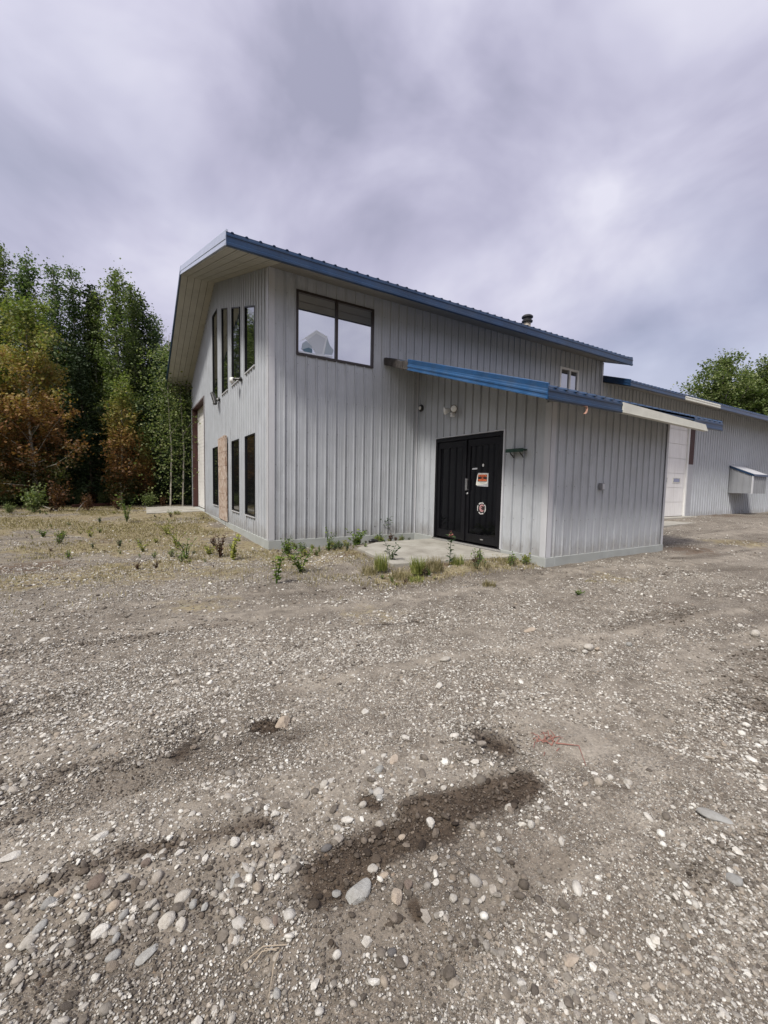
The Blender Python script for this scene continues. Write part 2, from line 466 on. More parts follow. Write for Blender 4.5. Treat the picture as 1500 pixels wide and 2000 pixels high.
def ground_mat():
    m, b, p = new_mat('gravelly_dirt'); c = coords(b)
    def at(nm):
        a = b.n('ShaderNodeAttribute'); a.attribute_name = nm; return a.outputs['Fac']
    damp, straw, mulch, finea = at('damp'), at('straw'), at('mulch'), at('fine')
    big = b.noise(c, 0.7, 5, 0.6); mid = b.noise(c, 5, 5, 0.65); fine = b.noise(c, 60, 4, 0.7)
    dirt = b.ramp(b.math('ADD', b.math('MULTIPLY', big, 0.45), b.math('MULTIPLY', mid, 0.55)),
                  [(0.34, (0.105, 0.086, 0.066)), (0.46, (0.195, 0.167, 0.132)), (0.56, (0.29, 0.255, 0.207)), (0.68, (0.40, 0.36, 0.30))])
    dirt = b.mix(b.ramp(fine, [(0.3, 0.8), (0.6, 0.0)]), dirt, (0.035, 0.028, 0.022))
    def peb(scale, lo, hi):
        v = b.n('ShaderNodeTexVoronoi'); v.inputs['Scale'].default_value = scale
        b.l(b.mapping(c, scale=(1, 1.25, 1)), v.inputs['Vector'])
        sp = b.n('ShaderNodeSeparateColor'); b.l(v.outputs['Color'], sp.inputs[0])
        body = b.ramp(v.outputs['Distance'], [(0.28, 1.0), (0.42, 0.0)])
        pick = b.ramp(sp.outputs[0], [(lo, 0.0), (hi, 1.0)])
        h = b.math('MULTIPLY', body, pick)
        col = b.ramp(sp.outputs[1], [(0.0, (0.10, 0.088, 0.075)), (0.3, (0.24, 0.22, 0.19)), (0.6, (0.40, 0.385, 0.345)), (0.9, (0.64, 0.61, 0.54)), (1.0, (0.30, 0.21, 0.14))])
        return h, col
    h1, c1 = peb(95, 0.35, 0.45); h2, c2 = peb(38, 0.55, 0.62); h3, c3 = peb(200, 0.2, 0.3)
    fm = b.ramp(b.math('ADD', finea, b.math('MULTIPLY', b.math('SUBTRACT', mid, 0.5), 1.3)), [(0.34, 0.0), (0.75, 1.0)])
    inv = b.math('SUBTRACT', 1.0, b.math('MULTIPLY', fm, 0.8)); h1 = b.math('MULTIPLY', h1, inv); h2 = b.math('MULTIPLY', h2, inv); h3 = b.math('MULTIPLY', h3, inv)
    dirt = b.mix(b.math('MULTIPLY', fm, 0.45), dirt, (0.30, 0.27, 0.225))
    col = b.mix(b.math('MULTIPLY', h3, 0.75), dirt, c3)
    col = b.mix(b.math('MULTIPLY', h1, 0.9), col, c1)
    nh = b.ramp(b.noise(c, 1.3, 3, 0.6), [(0.4, 0.25), (0.6, 1.0)])
    h2 = b.math('MULTIPLY', h2, nh)
    col = b.mix(h2, col, c2)
    st = b.ramp(b.noise(b.mapping(c, scale=(1, 1, 1)), 9, 5, 0.7), [(0.32, (0.10, 0.075, 0.045)), (0.45, (0.20, 0.16, 0.09)), (0.58, (0.31, 0.265, 0.16)), (0.70, (0.15, 0.155, 0.06))])
    sm = b.ramp(b.math('ADD', straw, b.math('MULTIPLY', b.math('SUBTRACT', mid, 0.5), 1.0)), [(0.38, 0.0), (0.62, 0.85)])
    col = b.mix(sm, col, st)
    mm = b.ramp(b.math('ADD', mulch, b.math('MULTIPLY', b.math('SUBTRACT', mid, 0.5), 1.2)), [(0.40, 0.0), (0.62, 0.8)])
    col = b.mix(mm, col, b.ramp(b.noise(c, 30, 4, 0.7), [(0.3, (0.045, 0.03, 0.022)), (0.6, (0.13, 0.085, 0.055)), (0.75, (0.26, 0.19, 0.12))]))
    dm = b.ramp(b.math('ADD', damp, b.math('MULTIPLY', b.math('SUBTRACT', mid, 0.5), 0.5)), [(0.32, 0.0), (0.66, 1.0)])
    wet = b.mix(1.0, col, (0.34, 0.29, 0.25), 'MULTIPLY')
    col = b.mix(dm, col, wet)
    b.l(col, p.inputs['Base Color'])
    b.l(b.ramp(dm, [(0, 0.95), (1, 0.75)]), p.inputs['Roughness'])
    p.inputs['Specular IOR Level'].default_value = 0.25
    h = b.math('ADD', b.math('ADD', b.math('MULTIPLY', h1, 0.6), b.math('MULTIPLY', h2, 1.2)), b.math('ADD', b.math('MULTIPLY', h3, 0.25), b.math('MULTIPLY', fine, 0.8)))
    bump(b, p, h, 0.9, 0.008)
    return m


M_GROUND = ground_mat()


def stone_mat(name, stops, use_random=True):
    m, b, p = new_mat(name); c = coords(b)
    oi = b.n('ShaderNodeObjectInfo')
    col = b.ramp(oi.outputs['Random'], stops)
    if use_random == 'wet':
        wa = b.n('ShaderNodeAttribute'); wa.attribute_type = 'INSTANCER'; wa.attribute_name = 'wet'
        col = b.mix(wa.outputs['Fac'], col, b.mix(1.0, col, (0.30, 0.26, 0.23), 'MULTIPLY'))
    n = b.noise(c, 3.0, 5, 0.65)
    col = b.mix(b.ramp(n, [(0.3, 0.55), (0.6, 0.0)]), col, b.mix(1.0, col, (0.5, 0.45, 0.4), 'MULTIPLY'))
    b.l(col, p.inputs['Base Color']); p.inputs['Roughness'].default_value = 0.85; p.inputs['Specular IOR Level'].default_value = 0.3
    bump(b, p, b.noise(c, 9, 5, 0.7), 0.35, 0.05)
    return m


M_PEBBLE = stone_mat('pebble_mix', [(0.0, (0.101, 0.087, 0.072)), (0.22, (0.190, 0.168, 0.140)), (0.45, (0.291, 0.274, 0.241)), (0.58, (0.325, 0.280, 0.224)), (0.72, (0.426, 0.414, 0.381)), (0.90, (0.582, 0.560, 0.504)), (1.0, (0.720, 0.720, 0.672))], 'wet')
STONE_MATS = {
    'pale': stone_mat('pale_stone', [(0, (0.40, 0.38, 0.335)), (1, (0.48, 0.455, 0.405))]),
    'white': stone_mat('white_stone', [(0, (0.50, 0.485, 0.44)), (1, (0.58, 0.565, 0.52))]),
    'grey': stone_mat('grey_stone', [(0, (0.27, 0.27, 0.255)), (1, (0.37, 0.37, 0.35))]),
    'brown': stone_mat('brown_stone', [(0, (0.17, 0.135, 0.11)), (1, (0.21, 0.17, 0.14))]),
    'tan': stone_mat('tan_stone', [(0, (0.38, 0.32, 0.25)), (1, (0.42, 0.36, 0.29))]),
    'dark': stone_mat('dark_stone', [(0, (0.10, 0.095, 0.095)), (1, (0.14, 0.135, 0.13))]),
}


def leaf_mat(name, c0, c1, c2, trans=0.32, autumn=False):
    m, b, p = new_mat(name)
    a = b.n('ShaderNodeAttribute'); a.attribute_name = 'shade'
    col = b.ramp(a.outputs['Fac'], [(0.0, c0), (0.55, c1), (1.0, c2)])
    if autumn:
        h = b.n('ShaderNodeAttribute'); h.attribute_name = 'hfrac'
        hh = b.math('ADD', h.outputs['Fac'], b.math('MULTIPLY', b.math('SUBTRACT', a.outputs['Fac'], 0.5), 0.35))
        col = b.ramp(hh, [(0.05, (0.05, 0.06, 0.02)), (0.20, (0.10, 0.06, 0.025)), (0.36, (0.21, 0.10, 0.042)), (0.54, (0.29, 0.19, 0.07)), (0.72, (0.26, 0.24, 0.08)), (0.90, (0.15, 0.19, 0.055))])
    p.inputs['Roughness'].default_value = 0.55; p.inputs['Specular IOR Level'].default_value = 0.25
    b.l(col, p.inputs['Base Color'])
    t = b.n('ShaderNodeBsdfTranslucent'); b.l(b.mix(1.0, col, (1.3, 1.5, 0.7), 'MULTIPLY'), t.inputs[0])
    ms = b.n('ShaderNodeMixShader'); ms.inputs[0].default_value = trans
    out = [x for x in m.node_tree.nodes if x.type == 'OUTPUT_MATERIAL'][0]
    b.l(p.outputs[0], ms.inputs[1]); b.l(t.outputs[0], ms.inputs[2]); b.l(ms.outputs[0], out.inputs[0])
    return m


M_LEAF = leaf_mat('poplar_leaves', (0.051, 0.081, 0.024), (0.144, 0.185, 0.066), (0.289, 0.309, 0.148))
M_LEAF_DARK = leaf_mat('dark_leaves', (0.041, 0.073, 0.030), (0.113, 0.162, 0.069), (0.247, 0.292, 0.146))
M_LEAF_BRIGHT = leaf_mat('bright_leaves', (0.059, 0.091, 0.026), (0.141, 0.181, 0.061), (0.282, 0.302, 0.145))
M_AUTUMN = leaf_mat('autumn_leaves', (0, 0, 0), (0, 0, 0), (0, 0, 0), autumn=True)
M_REDLEAF = leaf_mat('red_leaves', (0.045, 0.025, 0.012), (0.10, 0.045, 0.022), (0.16, 0.085, 0.04))
M_NEEDLE = leaf_mat('spruce_needles', (0.02, 0.036, 0.014), (0.042, 0.068, 0.028), (0.085, 0.115, 0.05), trans=0.08)
M_WEED = leaf_mat('weed_leaves', (0.05, 0.09, 0.02), (0.11, 0.17, 0.035), (0.22, 0.27, 0.06), trans=0.3)
M_WEEDDARK = leaf_mat('dark_weed_leaves', (0.03, 0.055, 0.025), (0.055, 0.09, 0.04), (0.10, 0.14, 0.06))
M_WEEDYEL = leaf_mat('yellow_weed_leaves', (0.12, 0.14, 0.03), (0.24, 0.25, 0.05), (0.36, 0.36, 0.10))
M_DEADLEAF = leaf_mat('dead_leaves', (0.04, 0.022, 0.016), (0.085, 0.045, 0.032), (0.15, 0.085, 0.06))
M_STRAW = leaf_mat('straw_grass', (0.10, 0.09, 0.04), (0.24, 0.20, 0.105), (0.44, 0.39, 0.24), trans=0.2)
M_GRASS = leaf_mat('green_grass', (0.08, 0.11, 0.025), (0.20, 0.23, 0.06), (0.40, 0.38, 0.14), trans=0.25)
M_PINKFLOWER = leaf_mat('fireweed_flower', (0.28, 0.07, 0.08), (0.42, 0.14, 0.13), (0.5, 0.25, 0.22))


def bark(name, c0, c1):
    m, b, p = new_mat(name); c = coords(b)
    b.l(b.ramp(b.noise(b.mapping(c, scale=(6, 6, 2)), 2, 5, 0.7), [(0.35, c0), (0.6, c1)]), p.inputs['Base Color'])
    p.inputs['Roughness'].default_value = 0.85
    bump(b, p, b.noise(c, 20, 4, 0.6), 0.4, 0.01)
    return m


M_BARK = bark('pale_bark', (0.18, 0.165, 0.135), (0.46, 0.43, 0.37))
M_BARKDARK = bark('dark_bark', (0.05, 0.04, 0.03), (0.11, 0.09, 0.07))

# ------------------------------------------------------------------ ground
def axis(c0, lo, hi, a, k):
    out = [c0]; x = c0
    while x < hi: x += a + k * (x - c0); out.append(x)
    x = c0; neg = []
    while x > lo: x -= a + k * (c0 - x); neg.append(x)
    return np.array(neg[::-1] + out)


gx = axis(-1.2, -1400, 1400, 0.016, 0.021)
gy = axis(-7.2, -1400, 1400, 0.016, 0.019)
X, Y = np.meshgrid(gx, gy)
Z = ground_z(X, Y)
# small hand-dug hole and hollows seen in the gravel
for (px, py, r, dp) in ((520, 1412, 0.09, 0.05), (960, 1445, 0.16, 0.03), (350, 1440, 0.15, 0.025)):
    hx, hy, _ = G(px, py, -0.25); Z -= dp * np.exp(-((X - hx) ** 2 + (Y - hy) ** 2) / r ** 2)


def capsule(x, y, p, q, r):
    dx, dy = q[0] - p[0], q[1] - p[1]; L = dx * dx + dy * dy
    t = np.clip(((x - p[0]) * dx + (y - p[1]) * dy) / L, 0, 1)
    return np.clip(1.0 - np.hypot(x - p[0] - t * dx, y - p[1] - t * dy) / r * 0.5, 0, 1)


damp = np.zeros_like(X)
def cap_px(a, b, r, w_=1.0):
    global damp
    pa = G(*a, -0.26)[:2]; pb = G(*b, -0.26)[:2]
    damp = np.maximum(damp, w_ * capsule(X, Y, pa, pb, r))
cap_px((645, 1700), (700, 1675), 0.125); cap_px((690, 1660), (860, 1600), 0.105); cap_px((820, 1585), (1020, 1530), 0.10)
cap_px((350, 1475), (370, 1450), 0.09, 0.7); cap_px((945, 1438), (985, 1452), 0.09, 0.8); cap_px((510, 1412), (540, 1408), 0.07)
cap_px((808, 1760), (815, 1775), 0.03); cap_px((715, 1560), (735, 1570), 0.04)
cap_px((130, 1695), (520, 1600), 0.07, 0.62); cap_px((-40, 1775), (130, 1695), 0.06, 0.62); cap_px((1190, 1532), (1225, 1540), 0.035, 0.6)
damp = np.where(damp > 0, damp, 0)
damp = np.maximum(damp, 0.42 * ss((fbm(X * 0.35, (Y + 0.13 * X) * 2.2, 41, 4) - 0.52) / 0.14) * ss((-Y - 1.5) / 2))
finem = np.zeros_like(X)
def fine_px(pts, r, w_):
    global finem
    for a, b_ in zip(pts[:-1], pts[1:]): finem = np.maximum(finem, w_ * capsule(X, Y, G(*a, -0.25)[:2], G(*b_, -0.25)[:2], r))
fine_px([(560, 1345), (760, 1305), (1080, 1262), (1440, 1200)], 0.11, 0.85); fine_px([(480, 1880), (900, 1745), (1120, 1670), (1520, 1560)], 0.10, 0.62)
fine_px([(230, 1835), (480, 1760), (620, 1690)], 0.07, 0.6); fine_px([(1000, 1330), (1500, 1330)], 0.14, 0.6); fine_px([(300, 1230), (700, 1180), (1100, 1150)], 0.35, 0.6)
band = fbm(X * 0.18 + 4, (Y + 0.13 * X) * 2.6, 141, 3)
finem = np.maximum(finem, 0.62 * ss((band - 0.50) / 0.14) * ss((-Y - 1.0) / 2))
straw = ss((Y + 3.4 + 2.2 * (fbm(X * 0.9, Y * 0.9, 66) - 0.5)) / 3.6) * (1 - ss((X + 0.2) / 0.6)) * (0.40 + 0.75 * ss((fbm(X * 0.7, Y * 0.7, 61) - 0.40) / 0.2)) * (1 - 0.6 * ss((Y - 60) / 50))
front = np.exp(-((Y + 3.45 - 0.0 * X) / 0.35) ** 2) * ss((X - 0.2) / 0.6) * (1 - ss((X - 3.4) / 0.6))
corner = np.exp(-(((Y + 1.4) / 0.9) ** 2)) * ss((X + 1.0) / 0.8) * (1 - ss((X - 1.1) / 0.5))
straw = np.maximum(straw, 0.9 * front); straw = np.maximum(straw, 0.75 * corner)
for (px, py, r, a) in ((1440, 1070, 0.9, 0.75), (1200, 1135, 0.6, 0.55), (720, 1200, 0.8, 0.45), (400, 1180, 0.8, 0.5)):
    hx, hy, _ = G(px, py, -0.22); straw = np.maximum(straw, a * np.exp(-((X - hx) ** 2 + (Y - hy) ** 2) / r ** 2))
straw = np.maximum(straw, ss((np.hypot(X - 5, Y - 5) - 32) / 10) * 0.8)
mulch = np.zeros_like(X)
for (px, py, r, a) in ((60, 1110, 0.9, 0.7), (1330, 1080, 1.3, 0.62), (1420, 1020, 2.5, 0.55), (680, 1095, 0.5, 0.62), (860, 1118, 0.4, 0.6), (1000, 1105, 0.5, 0.6), (200, 1060, 1.2, 0.5), (1300, 1180, 0.5, 0.5), (960, 1330, 0.3, 0.45)):
    hx, hy, _ = G(px, py, -0.22); mulch = np.maximum(mulch, a * np.exp(-((X - hx) ** 2 + ((Y - hy) * 1.3) ** 2) / r ** 2))
mulch = np.maximum(mulch, 0.9 * ss((Y - 13.2) / 1.5) * (1 - ss((np.hypot(X, Y) - 60) / 20)))
Z -= 0.006 * ss(damp / 0.7)
ny, nx = X.shape
idx = np.arange(nx * ny).reshape(ny, nx)
F = np.stack([idx[:-1, :-1], idx[:-1, 1:], idx[1:, 1:], idx[1:, :-1]], -1).reshape(-1, 4)
me = mesh_np('ground', np.stack([X, Y, Z], -1).reshape(-1, 3), F, M_GROUND, dict(damp=damp.ravel(), straw=straw.ravel(), mulch=mulch.ravel(), fine=finem.ravel()), smooth=True)
ground = link_me('ground', me); tag(ground, kind='structure')


def struct_slab(name, pts, top, depth=0.12):
    mb = MB(); mb.hexa([(x, y, top - depth) for x, y in pts], [(x, y, top) for x, y in pts])
    return tag(mb.build(name, M_SLAB, bevel=0.012), kind='structure')


struct_slab('entrance_pad', [(1.38, -1.25), (1.12, -2.95), (3.58, -3.28), (3.60, -0.72), (2.1, -0.74)], -0.055, 0.16)
struct_slab('left_apron', [(-1.95, 8.3), (-0.03, 8.9), (-0.03, 12.3), (-1.85, 12.3)], 0.01, 0.16)
struct_slab('right_apron', [(12.0, -1.75), (14.75, -1.62), (14.4, -0.75), (12.0, -0.75)], 0.035, 0.14)
struct_slab('wing_door_sill', [(13.0, -0.42), (17.75, -0.42), (17.75, -0.03), (13.0, -0.03)], 0.085, 0.2)

# ------------------------------------------------------------------ building
PITCH = 1 / 3.0
B = empty('metal_building', (0, 0, 0))
tag(B, 'long grey ribbed metal building with blue roof trim, an entrance annex and a lower wing', 'building')


class WF:  # wall frame: origin, direction along the wall, outward normal
    def __init__(s, o, S, N): s.o = Vector(o); s.S = Vector(S); s.N = Vector(N)
    def P(s, a, z, n=0.0): return s.o + s.S * a + s.N * n + Vector((0, 0, z))


W_MAIN = WF((0, 0, 0), (1, 0, 0), (0, -1, 0))
W_GABLE = WF((0, 0, 0), (0, 1, 0), (-1, 0, 0))
W_DOOR = WF((3.637, 0, 0), (0, -1, 0), (-1, 0, 0))
W_ANNEX = WF((3.637, -3.856, 0), (1, 0, 0), (0, -1, 0))
PER = 0.2286


def ribbed(name, fr, a0, a1, base, top, phase, openings=(), minor=True, screws=(), kinks=(), parent=B, mat=None, rib=0.026, label=None, base_fn=None):
    """corrugated wall skin with trapezoid ribs, clipped round openings; screw heads join it as small discs"""
    prof = {}
    k = int((a0 - phase) / PER) - 1
    def put(s, h):
        if a0 < s < a1: prof[round(s, 5)] = h
    ribs = []
    while phase + k * PER < a1 + PER:
        c = phase + k * PER; ribs.append(c)
        put(c - 0.015, 0); put(c - 0.011, rib); put(c + 0.011, rib); put(c + 0.015, 0); put(c + 0.017, -0.016); put(c + 0.026, -0.016); put(c + 0.028, 0)  # sunk groove beside each rib, added to deepen its shade line
        if minor:
            for q in (0.085, 0.143):
                put(c + q - 0.011, 0); put(c + q - 0.005, 0.0035); put(c + q + 0.005, 0.0035); put(c + q + 0.011, 0)
        k += 1
    keys = sorted(prof)
    def off(s): return float(np.interp(s, keys, [prof[q] for q in keys]))
    bps = set(keys) | {a0, a1} | set(kinks)
    for (s0, s1, zb, zt) in openings: bps |= {s0, s1}
    bps = sorted(bps)
    fz = lambda f, s: f(s) if callable(f) else f
    mb = MB()
    for sa, sb in zip(bps[:-1], bps[1:]):
        if sb - sa < 1e-5: continue
        mid = (sa + sb) / 2
        ops = sorted([o for o in openings if o[0] < mid < o[1]], key=lambda o: fz(o[2], mid))
        cur = base
        for o in list(ops) + [None]:
            za0, za1 = fz(cur, sa), fz(cur, sb)
            zt = top if o is None else o[2]
            zb0, zb1 = fz(zt, sa), fz(zt, sb)
            if max(zb0 - za0, zb1 - za1) > 1e-3:
                mb.quad(fr.P(sa, za0, off(sa)), fr.P(sb, za1, off(sb)), fr.P(sb, zb1, off(sb)), fr.P(sa, zb0, off(sa)))
            if o: cur = o[3]
    mb.cur = 1
    rr = random.Random(hash(name) % 1000 + 5)
    for zs in screws:
        for c in ribs:
            for dq in ((0.052,) if minor else (0.05,)):
                s = c + dq
                if not (a0 + 0.02 < s < a1 - 0.02): continue
                z = zs + rr.uniform(-0.008, 0.008)
                if z > fz(top, s) - 0.06: continue
                if any(o[0] - 0.04 < s < o[1] + 0.04 and fz(o[2], s) - 0.06 < z < fz(o[3], s) + 0.06 for o in openings): continue
                r = 0.0075
                ring = [(r * math.cos(t * math.pi / 3), r * math.sin(t * math.pi / 3)) for t in range(6)]
                mb.hexa([fr.P(s + u, z + v, 0.0) for u, v in ring], [fr.P(s + u * .8, z + v * .8, 0.006) for u, v in ring])
    o = mb.build(name, None, parent, mats=[mat or M_SIDING, M_SCREW])
    if label: o['label'] = label
    return o


def pane_frame(name, fr, a0, a1, zb, zt, fw, mat, n0=-0.06, n1=0.03, parent=B, glassm=None, pane_n=0.0, mull=(), label=None, barw=None, pane_name='pane', sill=None):
    """window: mitred ring frame (sloped head allowed) with one pane between each pair of bars"""
    T = zt if callable(zt) else (lambda s: zt)
    mb = MB()
    ia0, ia1, ib = a0 + fw, a1 - fw, zb + fw
    def bar(pts): mb.hexa([fr.P(s, z, n0) for s, z in pts], [fr.P(s, z, n1) for s, z in pts])
    bar([(a0, zb), (a0, T(a0)), (ia0, T(ia0) - fw), (ia0, ib)])
    bar([(ia1, ib), (ia1, T(ia1) - fw), (a1, T(a1)), (a1, zb)])
    bar([(a0, zb), (ia0, ib), (ia1, ib), (a1, zb)])
    bar([(a0, T(a0)), (a1, T(a1)), (ia1, T(ia1) - fw), (ia0, T(ia0) - fw)])
    bw = barw or fw
    for m_ in mull: bar([(m_ - bw / 2, ib), (m_ + bw / 2, ib), (m_ + bw / 2, T(m_ + bw / 2) - fw), (m_ - bw / 2, T(m_ - bw / 2) - fw)])
    fo = mb.build(name, mat, parent)
    if label: fo['label'] = label
    edges = [ia0] + [q for m_ in mull for q in (m_ - bw / 2, m_ + bw / 2)] + [ia1]
    for i in range(0, len(edges), 2):
        s0, s1 = edges[i], edges[i + 1]
        pb = MB(); q = [(s0, ib), (s1, ib), (s1, T(s1) - fw), (s0, T(s0) - fw)]
        pb.hexa([fr.P(s, z, pane_n - 0.02) for s, z in q], [fr.P(s, z, pane_n) for s, z in q])
        pb.build(pane_name, glassm or M_GLASS_DARK, fo)
    if sill:
        sb = MB(); sb.hexa([fr.P(a0 - 0.015, zb - 0.03, n0), fr.P(a1 + 0.015, zb - 0.03, n0), fr.P(a1 + 0.015, zb - 0.003, n0), fr.P(a0 - 0.015, zb - 0.003, n0)],
                           [fr.P(a0 - 0.015, zb - 0.03, n1 + sill), fr.P(a1 + 0.015, zb - 0.03, n1 + sill), fr.P(a1 + 0.015, zb - 0.003, n1 + sill), fr.P(a0 - 0.015, zb - 0.003, n1 + sill)])
        sb.build('sill', M_TRIM, fo)
    return fo


WY = 12.19; RY = 6.095
EZ = 5.324; EY = -0.908; EX0 = -0.979; EX1 = 11.32
roof_top = lambda y: EZ + (min(y, WY - y) - EY) * PITCH
soff = lambda y: roof_top(y) - 0.225
wing_top = lambda y: 4.62 + (min(y, WY - y) + 0.948) * PITCH

# main long wall
SCR = (0.12, 0.85, 1.55, 2.25, 2.95, 3.65, 4.35, 5.0)
ribbed('wall', W_MAIN, 0.0, 11.2, 0.0, 5.43, 0.077, [(0.537, 2.36, 3.813, 5.109), (8.949, 9.878, 4.02, 4.905)], screws=SCR,
       label='long side wall with the big two-pane window')
# wing wall
ribbed('wall', W_MAIN, 11.203, 38.0, -0.12, 4.86, 0.077, [(13.2, 17.56, -0.12, 4.05), (17.56, 18.04, -0.12, 4.05)], minor=False, screws=(0.6, 1.7, 2.8), label='wall of the lower wing')
up_t = lambda s: 4.69 + 0.32 * s
LOW = [(1.06, 2.0), (2.625, 3.555), (4.17, 5.08), (5.72, 6.62)]
UPW = [(1.06, 1.99), (2.53, 3.49), (4.03, 4.90), (5.62, 6.50)]
up_t4 = lambda s: 6.50 + 0.04 * (s - 5.62)
ops = [(a, b_, 0.401, 2.275) for a, b_ in LOW] + [(a, b_, 3.766, up_t) for a, b_ in UPW[:3]] + [(UPW[3][0], UPW[3][1], 3.766, up_t4), (8.58, 11.9, 0.0, 4.27)]
ribbed('wall', W_GABLE, 0.0, WY, 0.0, lambda s: soff(s) + 0.02, 0.1, ops, screws=(0.12, 0.85, 1.55, 2.6, 3.3, 4.0, 4.9, 5.8), kinks=(RY,), label='gable end wall with tall narrow windows')
# back and far end walls close the volume
W_BACK = WF((38.0, WY, 0), (-1, 0, 0), (0, 1, 0))
ribbed('wall', W_BACK, 0.0, 38.0, -0.2, 4.86, 0.1, minor=False, label='plain back wall')
ribbed('wall', WF((38.0, 0, 0), (0, 1, 0), (1, 0, 0)), 0, WY, -0.2, lambda s: wing_top(s) - 0.2, 0.1, minor=False, kinks=(RY,), label='plain far end wall')
ribbed('wall', WF((11.2, 0, 0), (0, 1, 0), (1, 0, 0)), 0, WY, 4.6, lambda s: soff(s), 0.1, minor=False, kinks=(RY,), label='step wall above the lower wing roof')
ribbed('wall', WF((11.2, WY, 0), (-1, 0, 0), (0, 1, 0)), 0, 11.2, 4.0, 5.43, 0.1, minor=False, label='upper back wall')
# annex
AZ = lambda y: 4.116 + y * 0.329
ribbed('wall', W_DOOR, 0.0, 3.856, 0.0, lambda s: AZ(-s) - 0.16, 0.106, [(0.80, 2.84, -0.05, 2.245)], screws=(0.12, 0.62, 1.22, 1.80), label='annex wall with the black doors')
ribbed('wall', W_ANNEX, 0.0, 3.874, 0.0, 2.70, 0.2, screws=(0.10, 0.62, 1.22, 1.80), label='outer annex wall')
ribbed('wall', WF((7.511, -3.856, 0), (0, 1, 0), (1, 0, 0)), 0, 3.856, 0.0, lambda s: AZ(-3.856 + s) - 0.16, 0.1, minor=False, label='hidden side wall of the annex')

# corner trims
def ltrim(x, y, sx, sy, z0, z1, w_=0.10, name='corner_trim'):
    mb = MB(); t = 0.028
    mb.box((x - sx * t, y, z0), (x - sx * (t - 0.004), y + sy * w_, z1))
    mb.box((x - sx * t, y - sy * t, z0), (x + sx * w_, y - sy * (t - 0.004), z1))
    mb.box((x - sx * t, y - sy * t, z0), (x - sx * (t - 0.004), y, z1))
    return mb.build(name, M_TRIM, B)


ltrim(0, 0, 1, 1, 0.0, 3.72); ltrim(-0.003, -0.003, 1, 1, 3.70, 5.40)
ltrim(3.637, -3.856, 1, 1, 0.0, 2.62)
mb = MB(); mb.box((7.43, -3.884, 0), (7.515, -3.880, 2.60)); mb.build('corner_trim', M_TRIM, B)
mb = MB(); mb.box((11.12, -0.03, 4.2), (11.21, -0.026, 5.38)); mb.build('corner_trim', M_TRIM, B)
mb = MB(); mb.box((-0.03, 12.06, 0), (-0.026, 12.2, 5.1)); mb.build('corner_trim', M_TRIM, B)
mb = MB(); mb.box((3.585, -0.03, 0.0), (3.612, -0.026, 4.0)).box((3.606, -0.06, 0.0), (3.610, -0.03, 4.0)); mb.build('corner_trim', M_TRIM, B)

# foundation
mb = MB()
mb.box((-0.03, -0.03, -0.6), (11.2, 0.25, -0.002)); mb.box((-0.03, 0.25, -0.6), (0.2, 12.22, -0.002))
mb.box((3.605, -3.888, -0.6), (3.85, -0.03, -0.002)); mb.box((3.85, -3.888, -0.6), (7.545, -3.65, -0.002)); mb.box((7.3, -3.65, -0.6), (7.545, -0.03, -0.002))
fo = mb.build('foundation', M_CONC, B, bevel=0.008)
mb = MB(); mb.box((-0.034, 4.44, -0.5), (-0.029, 4.46, -0.004)); mb.build('crack', M_GROOVE, fo)

# ---- roofs
def slab_profile(mb, x0, x1, pts_top, th):
    """pts_top: (y,z) list along the slope"""
    for (y0, z0), (y1, z1) in zip(pts_top[:-1], pts_top[1:]):
        mb.hexa([(x0, y0, z0 - th), (x0, y1, z1 - th), (x0, y1, z1), (x0, y0, z0)], [(x1, y0, z0 - th), (x1, y1, z1 - th), (x1, y1, z1), (x1, y0, z0)])


def roof_ribs(mb, x0, x1, ya, za, yb_, zb_, ph=0.1, h=0.016):
    x = x0 + ph
    while x < x1 - 0.03:
        A = [(x - 0.028, ya, za), (x - 0.012, ya, za + h), (x + 0.012, ya, za + h), (x + 0.028, ya, za)]
        Bq = [(p[0], yb_, p[2] - za + zb_) for p in A]
        mb.hexa(A, Bq); x += 0.2345


mb = MB()
zr_ = roof_top(RY)
slab_profile(mb, EX0, EX1, [(EY, EZ), (RY, zr_), (WY - EY, EZ)], 0.05)
roof_ribs(mb, EX0, EX1, EY - 0.012, EZ - 0.003, RY, zr_); roof_ribs(mb, EX0, EX1, WY - EY + 0.03, EZ - 0.01, RY, zr_)
mb.hexa([(EX0, RY - 0.15, zr_ - 0.01), (EX0, RY, zr_ + 0.045), (EX0, RY + 0.15, zr_ - 0.01)], [(EX1, RY - 0.15, zr_ - 0.01), (EX1, RY, zr_ + 0.045), (EX1, RY + 0.15, zr_ - 0.01)])
mb.build('roof', M_BLUE_SHADED, B)['label'] = 'blue ribbed gable roof of the tall main block'

mb = MB()
slab_profile(mb, 11.22, 38.6, [(-0.948, 4.62), (RY, wing_top(RY)), (WY + 0.948, 4.62)], 0.05)
roof_ribs(mb, 11.22, 38.6, -0.975, 4.61, RY, wing_top(RY)); roof_ribs(mb, 11.22, 38.6, WY + 0.975, 4.61, RY, wing_top(RY))
mb.build('roof', M_BLUE_SHADED, B)['label'] = 'blue ribbed roof of the lower wing'

ARX0, ARX1, AEY = 2.663, 8.315, -4.519
mb = MB()
slab_profile(mb, ARX0 + 0.01, ARX1, [(AEY, 2.629), (-0.002, 4.116)], 0.04)
roof_ribs(mb, ARX0 + 0.05, ARX1, AEY - 0.03, 2.62, -0.004, 4.11, 0.12, 0.022)
mb.build('roof', M_BLUE_SHADED, B)['label'] = 'blue ribbed shed roof of the annex'

